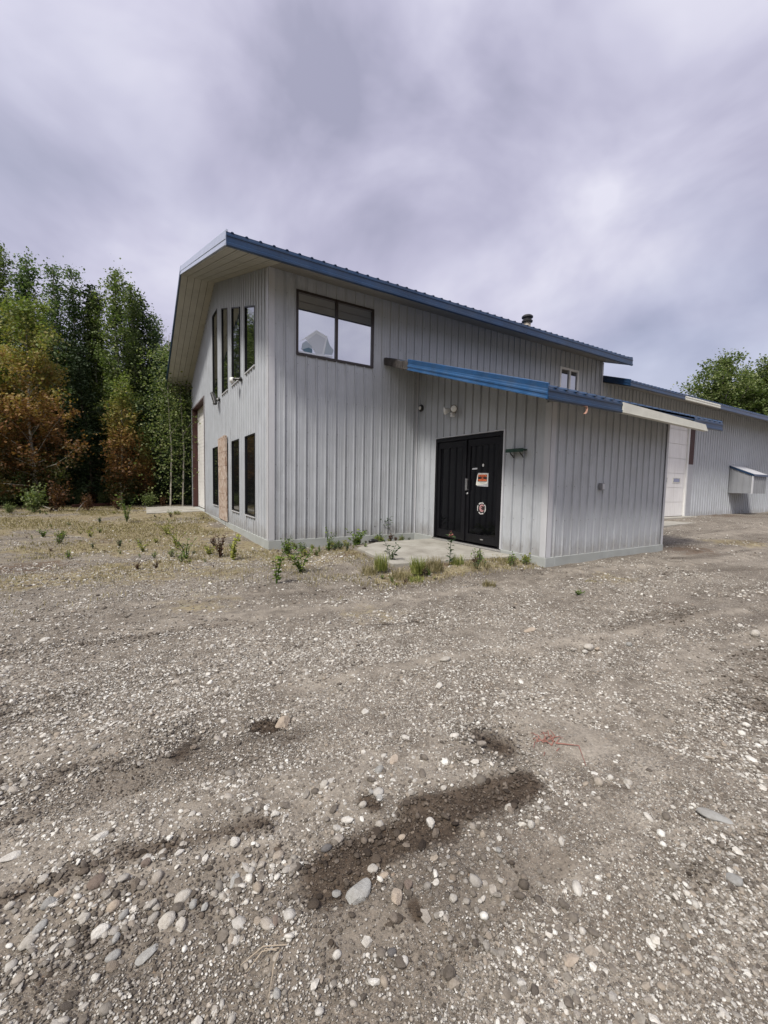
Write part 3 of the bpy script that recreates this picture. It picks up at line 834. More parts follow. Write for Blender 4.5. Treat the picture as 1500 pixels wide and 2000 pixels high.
# fascia profile (n outwards, z down), extruded along an eave
def fascia(mb, A, Bp, N, depth, th=0.03):
    N = Vector(N); prof = [(0, 0), (0.004, -0.02), (0.016, -0.03), (0.016, -0.055), (0.006, -0.065), (0.006, -depth * 0.70), (0.018, -depth * 0.76), (0.018, -depth + 0.012), (0.006, -depth), (-th, -depth), (-th, 0)]
    A = Vector(A); Bp = Vector(Bp); L = (Bp - A).length; n_ = max(1, round(L / 3.05)); r_ = random.Random(int(L * 100))
    for i in range(n_):
        o0, o1 = r_.uniform(-0.004, 0.004), r_.uniform(-0.004, 0.004); j_ = N * (0.0022 * (i % 2))
        a_ = A.lerp(Bp, i / n_) + Vector((0, 0, o0)) + j_; b_ = A.lerp(Bp, min(1, (i + 1) / n_ + (0.02 / L if i < n_ - 1 else 0))) + Vector((0, 0, o1)) + j_
        mb.extrude([N * n + Vector((0, 0, z)) for n, z in prof], a_, b_)


mb = MB(); fascia(mb, (EX0, EY, EZ - 0.012), (EX1, EY, EZ - 0.012), (0, -1, 0), 0.215); mb.build('eave_fascia', M_BLUE_SHADED, B)
mb = MB(); fascia(mb, (EX0, WY - EY, EZ - 0.012), (EX1, WY - EY, EZ - 0.012), (0, 1, 0), 0.215); mb.build('eave_fascia', M_BLUE_SHADED, B)
# rake trim at the gable: near half coloured pale for sky glare, far half dark
def rake(mb, x, pts, N, d, lines=3):
    N = Vector(N)
    prof = [(0.0, 0.035), (0.008, 0.02), (0.008, -d * 0.28), (0.016, -d * 0.32), (0.016, -d * 0.55), (0.008, -d * 0.60), (0.008, -d * 0.84), (0.020, -d * 0.88), (0.020, -d), (-0.03, -d), (-0.03, 0.035)]
    for a, b_ in zip(pts[:-1], pts[1:]):
        mb.extrude([N * n + Vector((0, 0, z)) for n, z in prof], (x, a[0], a[1]), (x, b_[0], b_[1]))


mb = MB(); rake(mb, EX0, [(EY, EZ), (RY, zr_)], (-1, 0, 0), 0.225); mb.build('rake_trim', M_TRIM_GLARE, B)['label'] = 'rake trim on the near slope with sky glare in its colour'
mb = MB(); rake(mb, EX0 - 0.002, [(RY, zr_), (WY - EY, EZ)], (-1, 0, 0), 0.225); mb.build('rake_trim', M_BLUE_SHADED, B)
mb = MB(); rake(mb, EX1, [(EY, EZ), (RY, zr_), (WY - EY, EZ)], (1, 0, 0), 0.215); mb.build('rake_trim', M_BLUE_SHADED, B)

# soffits: panels running up the slope in front, parallel to the eave along the side
def soffit_front(name, ya, yb_, za, zb_):
    mb = MB(); n = 8; x0, x1 = EX0 + 0.01, -0.005; wd = (x1 - x0) / 5
    for i in range(5):
        xa, xb_ = x0 + i * wd + 0.006, x0 + (i + 1) * wd - 0.006
        mb.hexa([(xa, ya, za), (xb_, ya, za), (xb_, yb_, zb_), (xa, yb_, zb_)], [(xa, ya, za + 0.02), (xb_, ya, za + 0.02), (xb_, yb_, zb_ + 0.02), (xa, yb_, zb_ + 0.02)])
        mb.hexa([(xa + .05, ya, za - 0.003), (xa + .062, ya, za - 0.003), (xa + .062, yb_, zb_ - 0.003), (xa + .05, yb_, zb_ - 0.003)], [(xa + .05, ya, za), (xa + .062, ya, za), (xa + .062, yb_, zb_), (xa + .05, yb_, zb_)])
    mb.cur = 1
    mb.hexa([(x0, ya, za + 0.012), (x1, ya, za + 0.012), (x1, yb_, zb_ + 0.012), (x0, yb_, zb_ + 0.012)], [(x0, ya, za + 0.03), (x1, ya, za + 0.03), (x1, yb_, zb_ + 0.03), (x0, yb_, zb_ + 0.03)])
    return mb.build(name, None, B, mats=[M_SOFFIT, M_GROOVE])


soffit_front('soffit', EY + 0.03, RY, soff(EY + 0.03), soff(RY)); soffit_front('soffit', WY - EY - 0.03, RY, soff(EY + 0.03), soff(RY))


M_SOFFIT_SHADED = paint('soffit_metal_shaded', (0.27, 0.255, 0.225), 0.5, 0.08, 1.5, dirt_amt=0.3, streak=False)  # soffit metal in a darker copy, eave shade put into the colour
def soffit_side(x0, x1, y0, y1, zf, mat=M_SOFFIT_SHADED, n=4, name='soffit'):
    mb = MB(); wd = (y1 - y0) / n
    for i in range(n):
        ya, yb_ = y0 + i * wd + 0.008, y0 + (i + 1) * wd - 0.008
        mb.hexa([(x0, ya, zf(ya)), (x1, ya, zf(ya)), (x1, yb_, zf(yb_)), (x0, yb_, zf(yb_))], [(x0, ya, zf(ya) + 0.02), (x1, ya, zf(ya) + 0.02), (x1, yb_, zf(yb_) + 0.02), (x0, yb_, zf(yb_) + 0.02)])
    mb.cur = 1
    mb.hexa([(x0, y0, zf(y0) + 0.01), (x1, y0, zf(y0) + 0.01), (x1, y1, zf(y1) + 0.01), (x0, y1, zf(y1) + 0.01)], [(x0, y0, zf(y0) + 0.03), (x1, y0, zf(y0) + 0.03), (x1, y1, zf(y1) + 0.03), (x0, y1, zf(y1) + 0.03)])
    return mb.build(name, None, B, mats=[mat, M_GROOVE])


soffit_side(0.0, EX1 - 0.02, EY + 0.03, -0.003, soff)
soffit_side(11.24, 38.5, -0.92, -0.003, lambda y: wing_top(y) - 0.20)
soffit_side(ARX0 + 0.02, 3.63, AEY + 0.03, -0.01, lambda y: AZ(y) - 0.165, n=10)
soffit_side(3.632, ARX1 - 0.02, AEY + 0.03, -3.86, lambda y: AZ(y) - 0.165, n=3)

# wing fascia: blue, a stretch with the blue gone (cream), blue again; short rake at the step
mb = MB(); fascia(mb, (11.2, -0.948, 4.61), (14.8, -0.948, 4.61), (0, -1, 0), 0.17); mb.build('eave_fascia', M_BLUE_SHADED, B)
mb = MB(); fascia(mb, (14.8, -0.952, 4.585), (17.7, -0.952, 4.585), (0, -1, 0), 0.15); mb.build('eave_fascia', M_CREAM, B)['label'] = 'cream stretch of wing eave trim where the blue cover is missing'
mb = MB(); fascia(mb, (17.7, -0.948, 4.61), (38.6, -0.948, 4.61), (0, -1, 0), 0.20); mb.build('eave_fascia', M_BLUE_SHADED, B)
mb = MB(); rake(mb, 11.215, [(-0.948, 4.62), (-0.035, wing_top(-0.035))], (-1, 0, 0), 0.17); mb.build('rake_trim', M_BLUE_SHADED, B)

# annex rake: ribbed trim in light-brightened blue, rotten uncovered end near the wall
mb = MB(); N = Vector((-1, 0, 0))
prof = [(0.0, 0.05)]
for i in range(5): prof += [(0.004, 0.045 - i * 0.016), (0.010, 0.040 - i * 0.016), (0.010, 0.036 - i * 0.016), (0.004, 0.031 - i * 0.016)]
prof += [(0.008, -0.045), (0.008, -0.075), (0.020, -0.085), (0.020, -0.110), (0.010, -0.118), (0.010, -0.150), (0.024, -0.158), (0.024, -0.180), (-0.03, -0.180), (-0.03, 0.05)]
A = (ARX0, -0.98, AZ(-0.98)); Bq = (ARX0, AEY, 2.629)
mb.extrude([N * n + Vector((0, 0, z)) for n, z in prof], A, Bq); mb.build('rake_trim', M_BLUE_LIT, B)['label'] = 'blue ribbed rake trim over the entrance, coloured bright as lit'
mb = MB(); rr = random.Random(3); prev = None
for i in range(9):
    y0 = -0.02 - i * 0.108; y1 = y0 - 0.112; j = rr.uniform(-0.012, 0.012)
    mb.hexa([(ARX0 - 0.01 + j, y0, AZ(y0) - 0.17), (ARX0 - 0.01 + j, y1, AZ(y1) - 0.175), (ARX0 - 0.01 + j, y1, AZ(y1) - 0.01 + j), (ARX0 - 0.01 + j, y0, AZ(y0) - 0.01 + j)],
            [(ARX0 + 0.05, y0, AZ(y0) - 0.17), (ARX0 + 0.05, y1, AZ(y1) - 0.175), (ARX0 + 0.05, y1, AZ(y1) + 0.01 + j), (ARX0 + 0.05, y0, AZ(y0) + 0.01)])
mb.build('rake_board', M_WOODDARK, B)['label'] = 'rotten dark board where the rake trim is missing'
# annex eave
mb = MB(); fascia(mb, (ARX0, AEY, 2.622), (4.55, AEY, 2.622), (0, -1, 0), 0.178); mb.build('eave_fascia', M_BLUE_SHADED, B)
mb = MB(); mb.extrude([Vector((0, 0, 0)), Vector((0, 0.03, 0)), Vector((0, 0.03, -0.06)), Vector((0, 0, -0.06))], (4.55, AEY, 2.622), (7.1, AEY, 2.622)); mb.build('eave_edge', M_BLUE_SHADED, B)
mb = MB(); mb.hexa([(4.53, AEY - 0.025, 2.615), (4.53, AEY - 0.025, 2.46), (4.53, AEY - 0.008, 2.46), (4.53, AEY - 0.008, 2.615)],
                   [(7.5, AEY - 0.025, 2.515), (7.6, AEY - 0.025, 2.40), (7.6, AEY - 0.008, 2.40), (7.5, AEY - 0.008, 2.515)])
mb.hexa([(4.53, AEY - 0.03, 2.46), (4.53, AEY - 0.03, 2.452), (4.53, AEY + 0.06, 2.452), (4.53, AEY + 0.06, 2.46)], [(7.6, AEY - 0.03, 2.40), (7.6, AEY - 0.03, 2.392), (7.6, AEY + 0.06, 2.392), (7.6, AEY + 0.06, 2.40)])
mb.build('eave_fascia', M_CREAM, B)['label'] = 'loose cream eave board sagging below the annex roof edge'
mb = MB(); fascia(mb, (7.05, AEY, 2.622), (ARX1, AEY, 2.622), (0, -1, 0), 0.175); mb.build('eave_fascia', M_BLUE_SHADED, B)
mb = MB(); rake(mb, ARX1, [(AEY, 2.629), (-0.03, AZ(-0.03))], (1, 0, 0), 0.175); mb.build('rake_trim', M_BLUE_SHADED, B)

# ---- windows and doors
big = pane_frame('window', W_MAIN, 0.537, 2.36, 3.813, 5.109, 0.05, M_BRONZE, n1=0.035, glassm=M_GLASS_SKY, mull=(1.445,), barw=0.055)
big['label'] = 'big bronze framed two-pane window, left pane broken'
sh = W_MAIN
def poly(mb, pts, n, t=0.003):
    q = []
    for (u, v) in pts:  # u,v given in the zoomed photo of the left pane
        s = 0.59 + (u - 180) / 610 * 0.83; z = 3.87 + (1 - (v - 130 - (u - 180) * 0.2) / 930) * 1.19
        q.append((s, z))
    mb.hexa([sh.P(s, z, n) for s, z in q], [sh.P(s, z, n + t) for s, z in q])


mb = MB()
mb.cur = 1; poly(mb, [(190, 900), (470, 712), (660, 815), (600, 1115), (470, 1090), (340, 895), (300, 850)], 0.001)
mb.cur = 0; poly(mb, [(335, 870), (470, 765), (625, 850), (570, 1090), (480, 1085), (400, 985)], 0.005)
mb.cur = 3; poly(mb, [(235, 1010), (250, 920), (310, 880), (400, 975), (405, 1080), (290, 1050)], 0.005)
mb.cur = 2; poly(mb, [(250, 1018), (345, 990), (405, 1020), (405, 1085), (290, 1060)], 0.009)
mb.cur = 3; poly(mb, [(655, 840), (700, 960), (765, 1040), (740, 1110), (605, 1100)], 0.004)
mb.cur = 1; poly(mb, [(185, 1035), (440, 1090), (740, 1130), (740, 1155), (440, 1120), (185, 1062)], 0.010)
mb.build('broken_glass', None, big, mats=[M_SHARD1, M_SHARD2, M_SHARD3, M_SHARD4])
pane_frame('window', W_MAIN, 8.949, 9.878, 4.02, 4.905, 0.06, M_WHITE, n1=0.04, glassm=M_GLASS_SMALL, mull=(9.44,), barw=0.06, label='small white framed slider window')
for i, (a, b_) in enumerate(LOW):
    pane_frame('window', W_GABLE, a, b_, 0.401, 2.275, 0.028, M_BLACKFRAME, n1=0.03, glassm=M_GLASS_DARK, sill=0.012)
for i, (a, b_) in enumerate(UPW):
    pane_frame('window', W_GABLE, a, b_, 3.766, up_t if i < 3 else up_t4, 0.028, M_BLACKFRAME, n1=0.03, glassm=M_GLASS_UP, sill=0.01)

# gable garage door, set back in a red-brown opening
mb = MB()
mb.box((-0.02, 11.9, 0.0), (0.26, 11.96, 4.33)); mb.box((-0.02, 8.52, 0.0), (0.26, 8.58, 4.33)); mb.box((-0.02, 8.58, 4.27), (0.26, 11.9, 4.33))
gd = mb.build('garage_door_frame', M_BROWNRED, B)
mb = MB(); mb.cur = 0
mb.box((0.235, 8.58, 0.02), (0.27, 11.9, 4.27))
for k in range(28):
    z = 0.10 + k * 0.148; mb.cur = 0; mb.box((0.225, 8.6, z), (0.235, 11.88, z + 0.128))
mb.cur = 1; mb.box((0.195, 11.84, 0.02), (0.222, 11.9, 4.25)); mb.box((0.195, 8.6, 4.19), (0.222, 11.84, 4.25))
mb.build('garage_door', None, B, mats=[M_DOORWHITE, M_WHITE])['label'] = 'white slatted garage door in the gable end'

# wing overhead door
wd = MB(); z0 = 0.09
zl = [0.09, 0.673, 1.266, 1.848, 2.454, 3.04, 3.62, 4.05]
for i in range(7): wd.box((13.22, 0.03, zl[i] + 0.006), (17.46, 0.08, zl[i + 1] - 0.006))
wd.box((13.2, 0.06, 0.085), (17.5, 0.10, 4.05))
wdo = wd.build('garage_door', M_DOORWHITE, B); wdo['label'] = 'white panelled overhead door of the wing'
for k in range(4):
    x1 = 17.06 - k * 1.04; fr_ = MB()
    for a, b_ in (((x1 - 0.60, 0.012, 1.46), (x1, 0.029, 1.49)), ((x1 - 0.60, 0.012, 1.64), (x1, 0.029, 1.67)), ((x1 - 0.60, 0.012, 1.49), (x1 - 0.57, 0.029, 1.64)), ((x1 - 0.03, 0.012, 1.49), (x1, 0.029, 1.64))): fr_.box(a, b_)
    fr_.cur = 1; fr_.box((x1 - 0.57, 0.018, 1.49), (x1 - 0.03, 0.029, 1.64)); fr_.build('window', None, wdo, mats=[M_CREAM, M_GLASS_SMALL])
mb = MB(); mb.box((17.47, -0.03, 0.08), (17.57, 0.06, 4.05)); mb.build('door_jamb', M_WHITE, B)
mb = MB(); mb.box((17.575, -0.012, 2.256), (18.04, 0.05, 4.05)); mb.build('side_panel', M_BROWNRED, B)
mb = MB(); mb.box((17.575, -0.02, 0.06), (18.0, 0.05, 2.25)); mb.build('side_panel', M_PAPERGREY, B)['label'] = 'weathered pale board beside the wing door'
mb = MB(); mb.box((13.1, -0.035, 4.05), (18.1, 0.04, 4.13)); mb.build('door_header', M_WHITE, B)

# entrance doors
D0, D1 = 0.80, 2.84
mb = MB()
for a, b_ in (((D0, 0.0), (D0 + 0.06, 2.232)), ((D1 - 0.06, 0.0), (D1, 2.232)), ((D0 + 0.06, 2.16), (D1 - 0.06, 2.232)), ((1.785, 0.03), (1.835, 2.16))):
    mb.hexa([W_DOOR.P(a[0], a[1], -0.10), W_DOOR.P(b_[0], a[1], -0.10), W_DOOR.P(b_[0], b_[1], -0.10), W_DOOR.P(a[0], b_[1], -0.10)],
            [W_DOOR.P(a[0], a[1], 0.03), W_DOOR.P(b_[0], a[1], 0.03), W_DOOR.P(b_[0], b_[1], 0.03), W_DOOR.P(a[0], b_[1], 0.03)])
df = mb.build('door_frame', M_BLACKFRAME, B)
def wbox(fr, mb, s0, s1, z0, z1, n0, n1):
    mb.hexa([fr.P(s0, z0, n0), fr.P(s1, z0, n0), fr.P(s1, z1, n0), fr.P(s0, z1, n0)], [fr.P(s0, z0, n1), fr.P(s1, z0, n1), fr.P(s1, z1, n1), fr.P(s0, z1, n1)]); return mb
mb = MB(); wbox(W_DOOR, mb, D0 - 0.02, D1 + 0.04, -0.05, -0.012, -0.05, 0.05); mb.build('threshold', M_SILVER, df)
mb = MB(); wbox(W_DOOR, mb, D0 - 0.01, D1 + 0.03, -0.0115, 0.0, -0.1, 0.035); mb.build('door_sill', M_BLACKFRAME, df)
mb = MB(); wbox(W_DOOR, mb, D1 + 0.002, D1 + 0.035, -0.01, 2.25, 0.0, 0.034); wbox(W_DOOR, mb, D0 - 0.02, D0 - 0.002, 0.0, 2.25, 0.0, 0.028); wbox(W_DOOR, mb, D0 - 0.02, D1 + 0.035, 2.252, 2.27, 0.0, 0.034); mb.build('door_trim', M_TRIM, df)


def leaf_door(s0, s1, label):
    st = 0.085
    mb = MB()
    for a in ((s0, s0 + st, 0.03, 2.15), (s1 - st, s1, 0.03, 2.15), (s0 + st, s1 - st, 0.03, 0.20), (s0 + st, s1 - st, 2.02, 2.15)): wbox(W_DOOR, mb, *a, -0.05, 0.0)
    d = mb.build('door', M_BLACKFRAME, B); d['label'] = label
    mb = MB(); wbox(W_DOOR, mb, s0 + st, s1 - st, 0.20, 2.02, -0.03, -0.02); mb.build('door_pane', M_GLASS_DOOR, d)
    return d


leaf_door(D0 + 0.063, 1.782, 'left black glazed entrance door')
dr = leaf_door(1.838, D1 - 0.063, 'right black glazed entrance door with a pull handle')
mb = MB()
for s in (1.858, 1.893):
    mb.tube([W_DOOR.P(s, 1.10, 0.045), W_DOOR.P(s, 1.345, 0.045)], 0.008, 10)
    for z in (1.12, 1.325): mb.tube([W_DOOR.P(s, z, 0.0), W_DOOR.P(s, z, 0.045)], 0.005, 8)
mb.build('door_handle', M_SILVER, dr, smooth=False)
mb = MB(); mb.lathe([(0.022, 0), (0.024, 0.01), (0.018, 0.018), (0.008, 0.02)], W_DOOR.P(1.872, 1.035, 0.0), (-1, 0, 0), 16); mb.build('door_lock', M_SILVER, dr)
mb = MB(); wbox(W_DOOR, mb, 2.29, 2.37, 0.105, 0.125, 0.0, 0.004); mb.build('name_plate', M_SILVER, dr)

# ------------------------------------------------------------------ things fixed to the door glass
def text_mesh(txt, size, ext=0.0008, bold=0.0):
    cu = bpy.data.curves.new('t', 'FONT'); cu.body = txt; cu.size = size; cu.align_x = 'CENTER'; cu.align_y = 'CENTER'; cu.extrude = ext; cu.offset = bold
    ob = bpy.data.objects.new('t', cu); COL.objects.link(ob)
    bpy.context.view_layer.update()
    me = bpy.data.meshes.new_from_object(ob.evaluated_get(bpy.context.evaluated_depsgraph_get()))
    bpy.data.objects.remove(ob); bpy.data.curves.remove(cu)
    return me


def put_text(name, txt, size, pos, mat, parent, width=None, bold=0.0):
    """lettering standing on a wall that faces -X: text x axis runs along -Y"""
    me = text_mesh(txt, size, bold=bold); me.materials.clear(); me.materials.append(mat)
    co = np.empty(len(me.vertices) * 3); me.vertices.foreach_get('co', co); co = co.reshape(-1, 3)
    if width:
        co[:, 0] *= width / (co[:, 0].max() - co[:, 0].min())
    V = np.stack([pos[0] - co[:, 2], pos[1] - co[:, 0], pos[2] + co[:, 1]], -1)
    me.vertices.foreach_set('co', V.astype(np.float32).ravel()); me.update()
    o = bpy.data.objects.new(name, me); COL.objects.link(o); o.parent = parent; o.location = -Vector(parent.location)
    return o


GX = 3.637 + 0.02 - 0.001
def gw(mb, pts, n0, n1): mb.hexa([(GX - n0, -s, z) for s, z in pts], [(GX - n1, -s, z) for s, z in pts])
sg = empty('trespass_sign', (GX - 0.005, -2.27, 1.31)); tag(sg, 'orange and black no hunting or trespassing sign on the right door', 'sign')
mb = MB(); gw(mb, [(2.135, 1.195), (2.44, 1.185), (2.44, 1.455), (2.155, 1.46)], 0.0, 0.003); mb.build('sleeve', M_PAPERGREY, sg)
mb = MB(); gw(mb, [(2.10, 1.225), (2.135, 1.205), (2.30, 1.225), (2.425, 1.25), (2.425, 1.44), (2.145, 1.442)], 0.0035, 0.006); mb.build('paper', M_PAPER, sg)
mb = MB(); gw(mb, [(2.150, 1.285), (2.412, 1.285), (2.412, 1.428), (2.160, 1.428)], 0.0062, 0.0072); mb.build('printed_field', M_INK, sg)
xs_ = GX - 0.0085
put_text('lettering', 'NO HUNTING', 0.055, (xs_, -2.286, 1.402), M_ORANGE, sg, 0.235, 0.0015)
put_text('lettering', 'OR', 0.03, (xs_, -2.286, 1.356), M_ORANGE, sg, 0.05, 0.001)
put_text('lettering', 'TRESPASSING', 0.052, (xs_, -2.284, 1.312), M_ORANGE, sg, 0.245, 0.0015)
mb = MB()
for i, (z, a, b_) in enumerate(((1.268, 2.20, 2.38), (1.252, 2.23, 2.35))): gw(mb, [(a, z - 0.002), (b_, z - 0.002), (b_, z + 0.002), (a, z + 0.002)], 0.0062, 0.007)
mb.build('fine_print', M_INK, sg)
em = empty('round_sticker', (GX - 0.003, -2.28, 0.745)); tag(em, 'round worn sticker with pink letter C in broken white ring on right door', 'sticker')
mb = MB(); N_ = 24
for k in range(N_):
    if k in (3, 9, 14, 20): continue
    a0_, a1_ = 2 * math.pi * k / N_, 2 * math.pi * (k + 0.93) / N_; r1 = 0.118 + (0.006 if k % 3 else 0); r0_ = 0.098 + (0.008 if k % 4 == 1 else 0)
    gw(mb, [(2.28 + r0_ * math.cos(a0_), 0.745 + r0_ * math.sin(a0_)), (2.28 + r1 * math.cos(a0_), 0.745 + r1 * math.sin(a0_)), (2.28 + r1 * math.cos(a1_), 0.745 + r1 * math.sin(a1_)), (2.28 + r0_ * math.cos(a1_), 0.745 + r0_ * math.sin(a1_))], 0.001, 0.002)
mb.build('ring', M_WHITEPRINT, em)
mb = MB(); gw(mb, [(2.28 + 0.09 * math.cos(t * math.pi / 10), 0.745 + 0.09 * math.sin(t * math.pi / 10)) for t in range(20)], 0.001, 0.0015); mb.build('backing', M_INK, em)
put_text('letter', 'C', 0.20, (GX - 0.003, -2.28, 0.742), M_PINK, em, 0.115, 0.004)
put_text('letter', 'C', 0.085, (GX - 0.0035, -2.275, 0.742), M_PINK, em, 0.04, 0.004)
mb = MB(); gw(mb, [(1.975, 1.53), (2.12, 1.535), (2.12, 1.565), (1.975, 1.56)], 0.0, 0.002); tag(mb.build('label_strip', M_PAPERGREY, bevel=0.001), 'thin grey label strip on the right door, left above the orange sign', 'label')
mb = MB(); gw(mb, [(2.285 + 0.024 * math.cos(t * math.pi / 8), 1.615 + 0.03 * math.sin(t * math.pi / 8)) for t in range(16)], 0.0, 0.003); tag(mb.build('oval_sticker', M_WHITEPRINT), 'small white oval sticker on the right door above the orange sign', 'sticker')

# ------------------------------------------------------------------ things fixed to the walls
fl = empty('floodlight', (3.61, -1.43, 2.75)); tag(fl, 'twin-head floodlight with motion sensor on the wall above the doors', 'floodlight')
mb = MB(); mb.lathe([(0.055, 0), (0.055, 0.02), (0.03, 0.03)], (3.635, -1.43, 2.80), (-1, 0, 0)); mb.tube([(3.60, -1.43, 2.80), (3.56, -1.43, 2.80)], 0.025); mb.tube([(3.57, -1.36, 2.81), (3.57, -1.50, 2.81)], 0.018); mb.build('mount', M_LAMPBODY, fl)
for (y, ax) in ((-1.31, (-0.75, 0.45, -0.2)), (-1.53, (-0.85, -0.35, -0.15))):
    mb = MB(); c = Vector((3.555, y, 2.83)); a = Vector(ax).normalized()
    mb.lathe([(0.02, -0.02), (0.038, 0.0), (0.06, 0.06), (0.082, 0.10), (0.084, 0.115), (0.076, 0.118)], c, a, 22); hd = mb.build('lamp_head', M_LAMPBODY if y < -1.4 else M_WHITE, fl, smooth=True)
    mb = MB(); mb.lathe([(0.074, 0.112), (0.06, 0.128), (0.03, 0.136), (0.005, 0.138)], c, a, 22); mb.build('lens', M_LAMP, hd, smooth=True)
mb = MB(); mb.box((3.50, -1.475, 2.665), (3.58, -1.395, 2.71)); mb.box((3.495, -1.47, 2.715), (3.575, -1.40, 2.752)); mb.tube([(3.56, -1.43, 2.80), (3.54, -1.435, 2.74)], 0.014); mb.build('motion_sensor', M_WHITE, fl, bevel=0.006)
bl = empty('alarm_bell', (3.62, -0.2, 3.0)); tag(bl, 'small round dark-rimmed alarm bell high in the inner corner of the annex wall', 'bell')
mb = MB(); mb.lathe([(0.07, 0.0), (0.085, 0.02), (0.08, 0.045), (0.05, 0.06)], (3.62, -0.2, 3.03), (-1, 0, 0), 24); mb.build('rim', M_BLACK, bl, smooth=True)
mb = MB(); mb.lathe([(0.048, 0.058), (0.04, 0.072), (0.015, 0.078)], (3.62, -0.2, 3.03), (-1, 0, 0), 20); mb.build('gong', M_LAMP, bl, smooth=True)
mb = MB(); mb.tube([(3.605, -0.2, 2.95), (3.605, -0.195, 0.05)], 0.005, 6); mb.build('wire', M_TRIM, bl)
shf = empty('wall_bracket', (3.6, -3.2, 1.84)); tag(shf, 'dark green metal bracket shelf on the wall right of the doors', 'bracket')
mb = MB(); mb.box((3.50, -3.40, 1.84), (3.615, -3.02, 1.872)); mb.box((3.485, -3.41, 1.815), (3.50, -3.01, 1.88)); mb.build('shelf', M_GREEN, shf, bevel=0.004)
for y in (-3.10, -3.32):
    mb = MB(); mb.tube([(3.51, y, 1.82), (3.53, y - 0.01, 1.78), (3.58, y, 1.76), (3.61, y, 1.725)], 0.011, 8); mb.build('hook', M_BLACK, shf)
jb = empty('junction_box', (5.1, -3.88, 1.15)); tag(jb, 'small grey electrical junction box on the outer annex wall', 'junction box')
mb = MB(); mb.box((5.04, -3.945, 1.165), (5.135, -3.878, 1.295)); mb.build('box', M_GREYMETAL, jb, bevel=0.006)
mb = MB(); mb.box((5.055, -3.952, 1.18), (5.12, -3.9455, 1.28)); mb.build('cover', M_TRIM, jb, bevel=0.002)
mb = MB(); mb.tube([(5.135, -3.91, 1.23), (5.165, -3.91, 1.23)], 0.016, 10); mb.tube([(5.16, -3.91, 1.19), (5.16, -3.91, 1.27)], 0.012, 10); mb.build('conduit_stub', M_GREYMETAL, jb)
mb = MB(); pts = [(3.50, -4.54, 2.44), (3.56, -4.545, 2.445), (3.565, -4.55, 2.40), (3.55, -4.55, 2.35), (3.51, -4.55, 2.325)]
for a, b_ in zip(pts[:-1], pts[1:]): mb.hexa([a, (a[0], a[1] + 0.035, a[2] + .004), (a[0] + .004, a[1] + 0.035, a[2] - .004), (a[0] + .004, a[1], a[2] - .006)], [b_, (b_[0], b_[1] + 0.035, b_[2] + .004), (b_[0] + .004, b_[1] + 0.035, b_[2] - .004), (b_[0] + .004, b_[1], b_[2] - .006)])
tag(mb.build('metal_strip', M_ORANGEMETAL), 'bent rusty metal strip dangling under the blue annex eave', 'metal strip')
# cameras on the gable
c1 = empty('security_camera', (-0.03, 2.3, 3.68)); tag(c1, 'white dome security camera below the third upper gable window from the left', 'security camera')
mb = MB(); mb.lathe([(0.05, 0), (0.05, 0.04), (0.03, 0.06)], (-0.02, 2.35, 3.70), (-1, 0, 0)); mb.tube([(-0.07, 2.35, 3.70), (-0.16, 2.42, 3.71), (-0.20, 2.5, 3.70)], [0.028, 0.026, 0.03]); mb.build('arm', M_BLACK, c1)
mb = MB(); mb.lathe([(0.02, 0.09), (0.058, 0.07), (0.062, 0.0), (0.055, -0.02), (0.03, -0.05), (0.01, -0.06)], (-0.21, 2.52, 3.67), (0, 0, 1)); mb.build('dome', M_WHITE, c1, smooth=True)
c2 = empty('security_camera', (-0.03, 5.3, 3.7)); tag(c2, 'black bullet security camera hanging under the leftmost upper gable window', 'security camera')
mb = MB(); mb.lathe([(0.06, 0), (0.06, 0.03)], (-0.025, 5.3, 3.68), (-1, 0, 0)); mb.tube([(-0.05, 5.3, 3.68), (-0.16, 5.35, 3.66)], 0.03); mb.build('arm', M_BLACK, c2)
mb = MB(); mb.tube([(-0.20, 5.50, 3.88), (-0.17, 5.35, 3.70), (-0.15, 5.25, 3.52)], [0.06, 0.07, 0.05], 12); mb.build('body', M_BLACK, c2)
# osb sheet over the second gable window
mb = MB()
mb.hexa([(-0.034, 4.12, 0.02), (-0.034, 5.36, 0.03), (-0.034, 5.36, 2.47), (-0.034, 4.14, 2.48)], [(-0.052, 4.12, 0.02), (-0.052, 5.36, 0.03), (-0.075, 5.36, 2.47), (-0.10, 4.14, 2.50)])
tag(mb.build('plywood_board', M_OSB), 'weathered chipboard sheet boarding up a lower gable window', 'board')
# flue
vp = empty('flue_pipe', (9.74, 2.0, 6.29)); tag(vp, 'steel flue pipe with black cap rising from the main roof', 'chimney')
mb = MB(); mb.lathe([(0.22, -0.06), (0.15, 0.0), (0.125, 0.02), (0.125, 0.82)], (9.74, 2.0, 6.29)); mb.build('pipe', M_PIPE, vp, smooth=True)
mb = MB(); mb.lathe([(0.13, 0.70), (0.185, 0.72), (0.19, 0.76), (0.14, 0.79), (0.14, 0.83), (0.195, 0.87), (0.195, 0.91), (0.15, 0.95), (0.05, 0.965)], (9.74, 2.0, 6.29)); mb.build('cap', M_BLACK, vp)
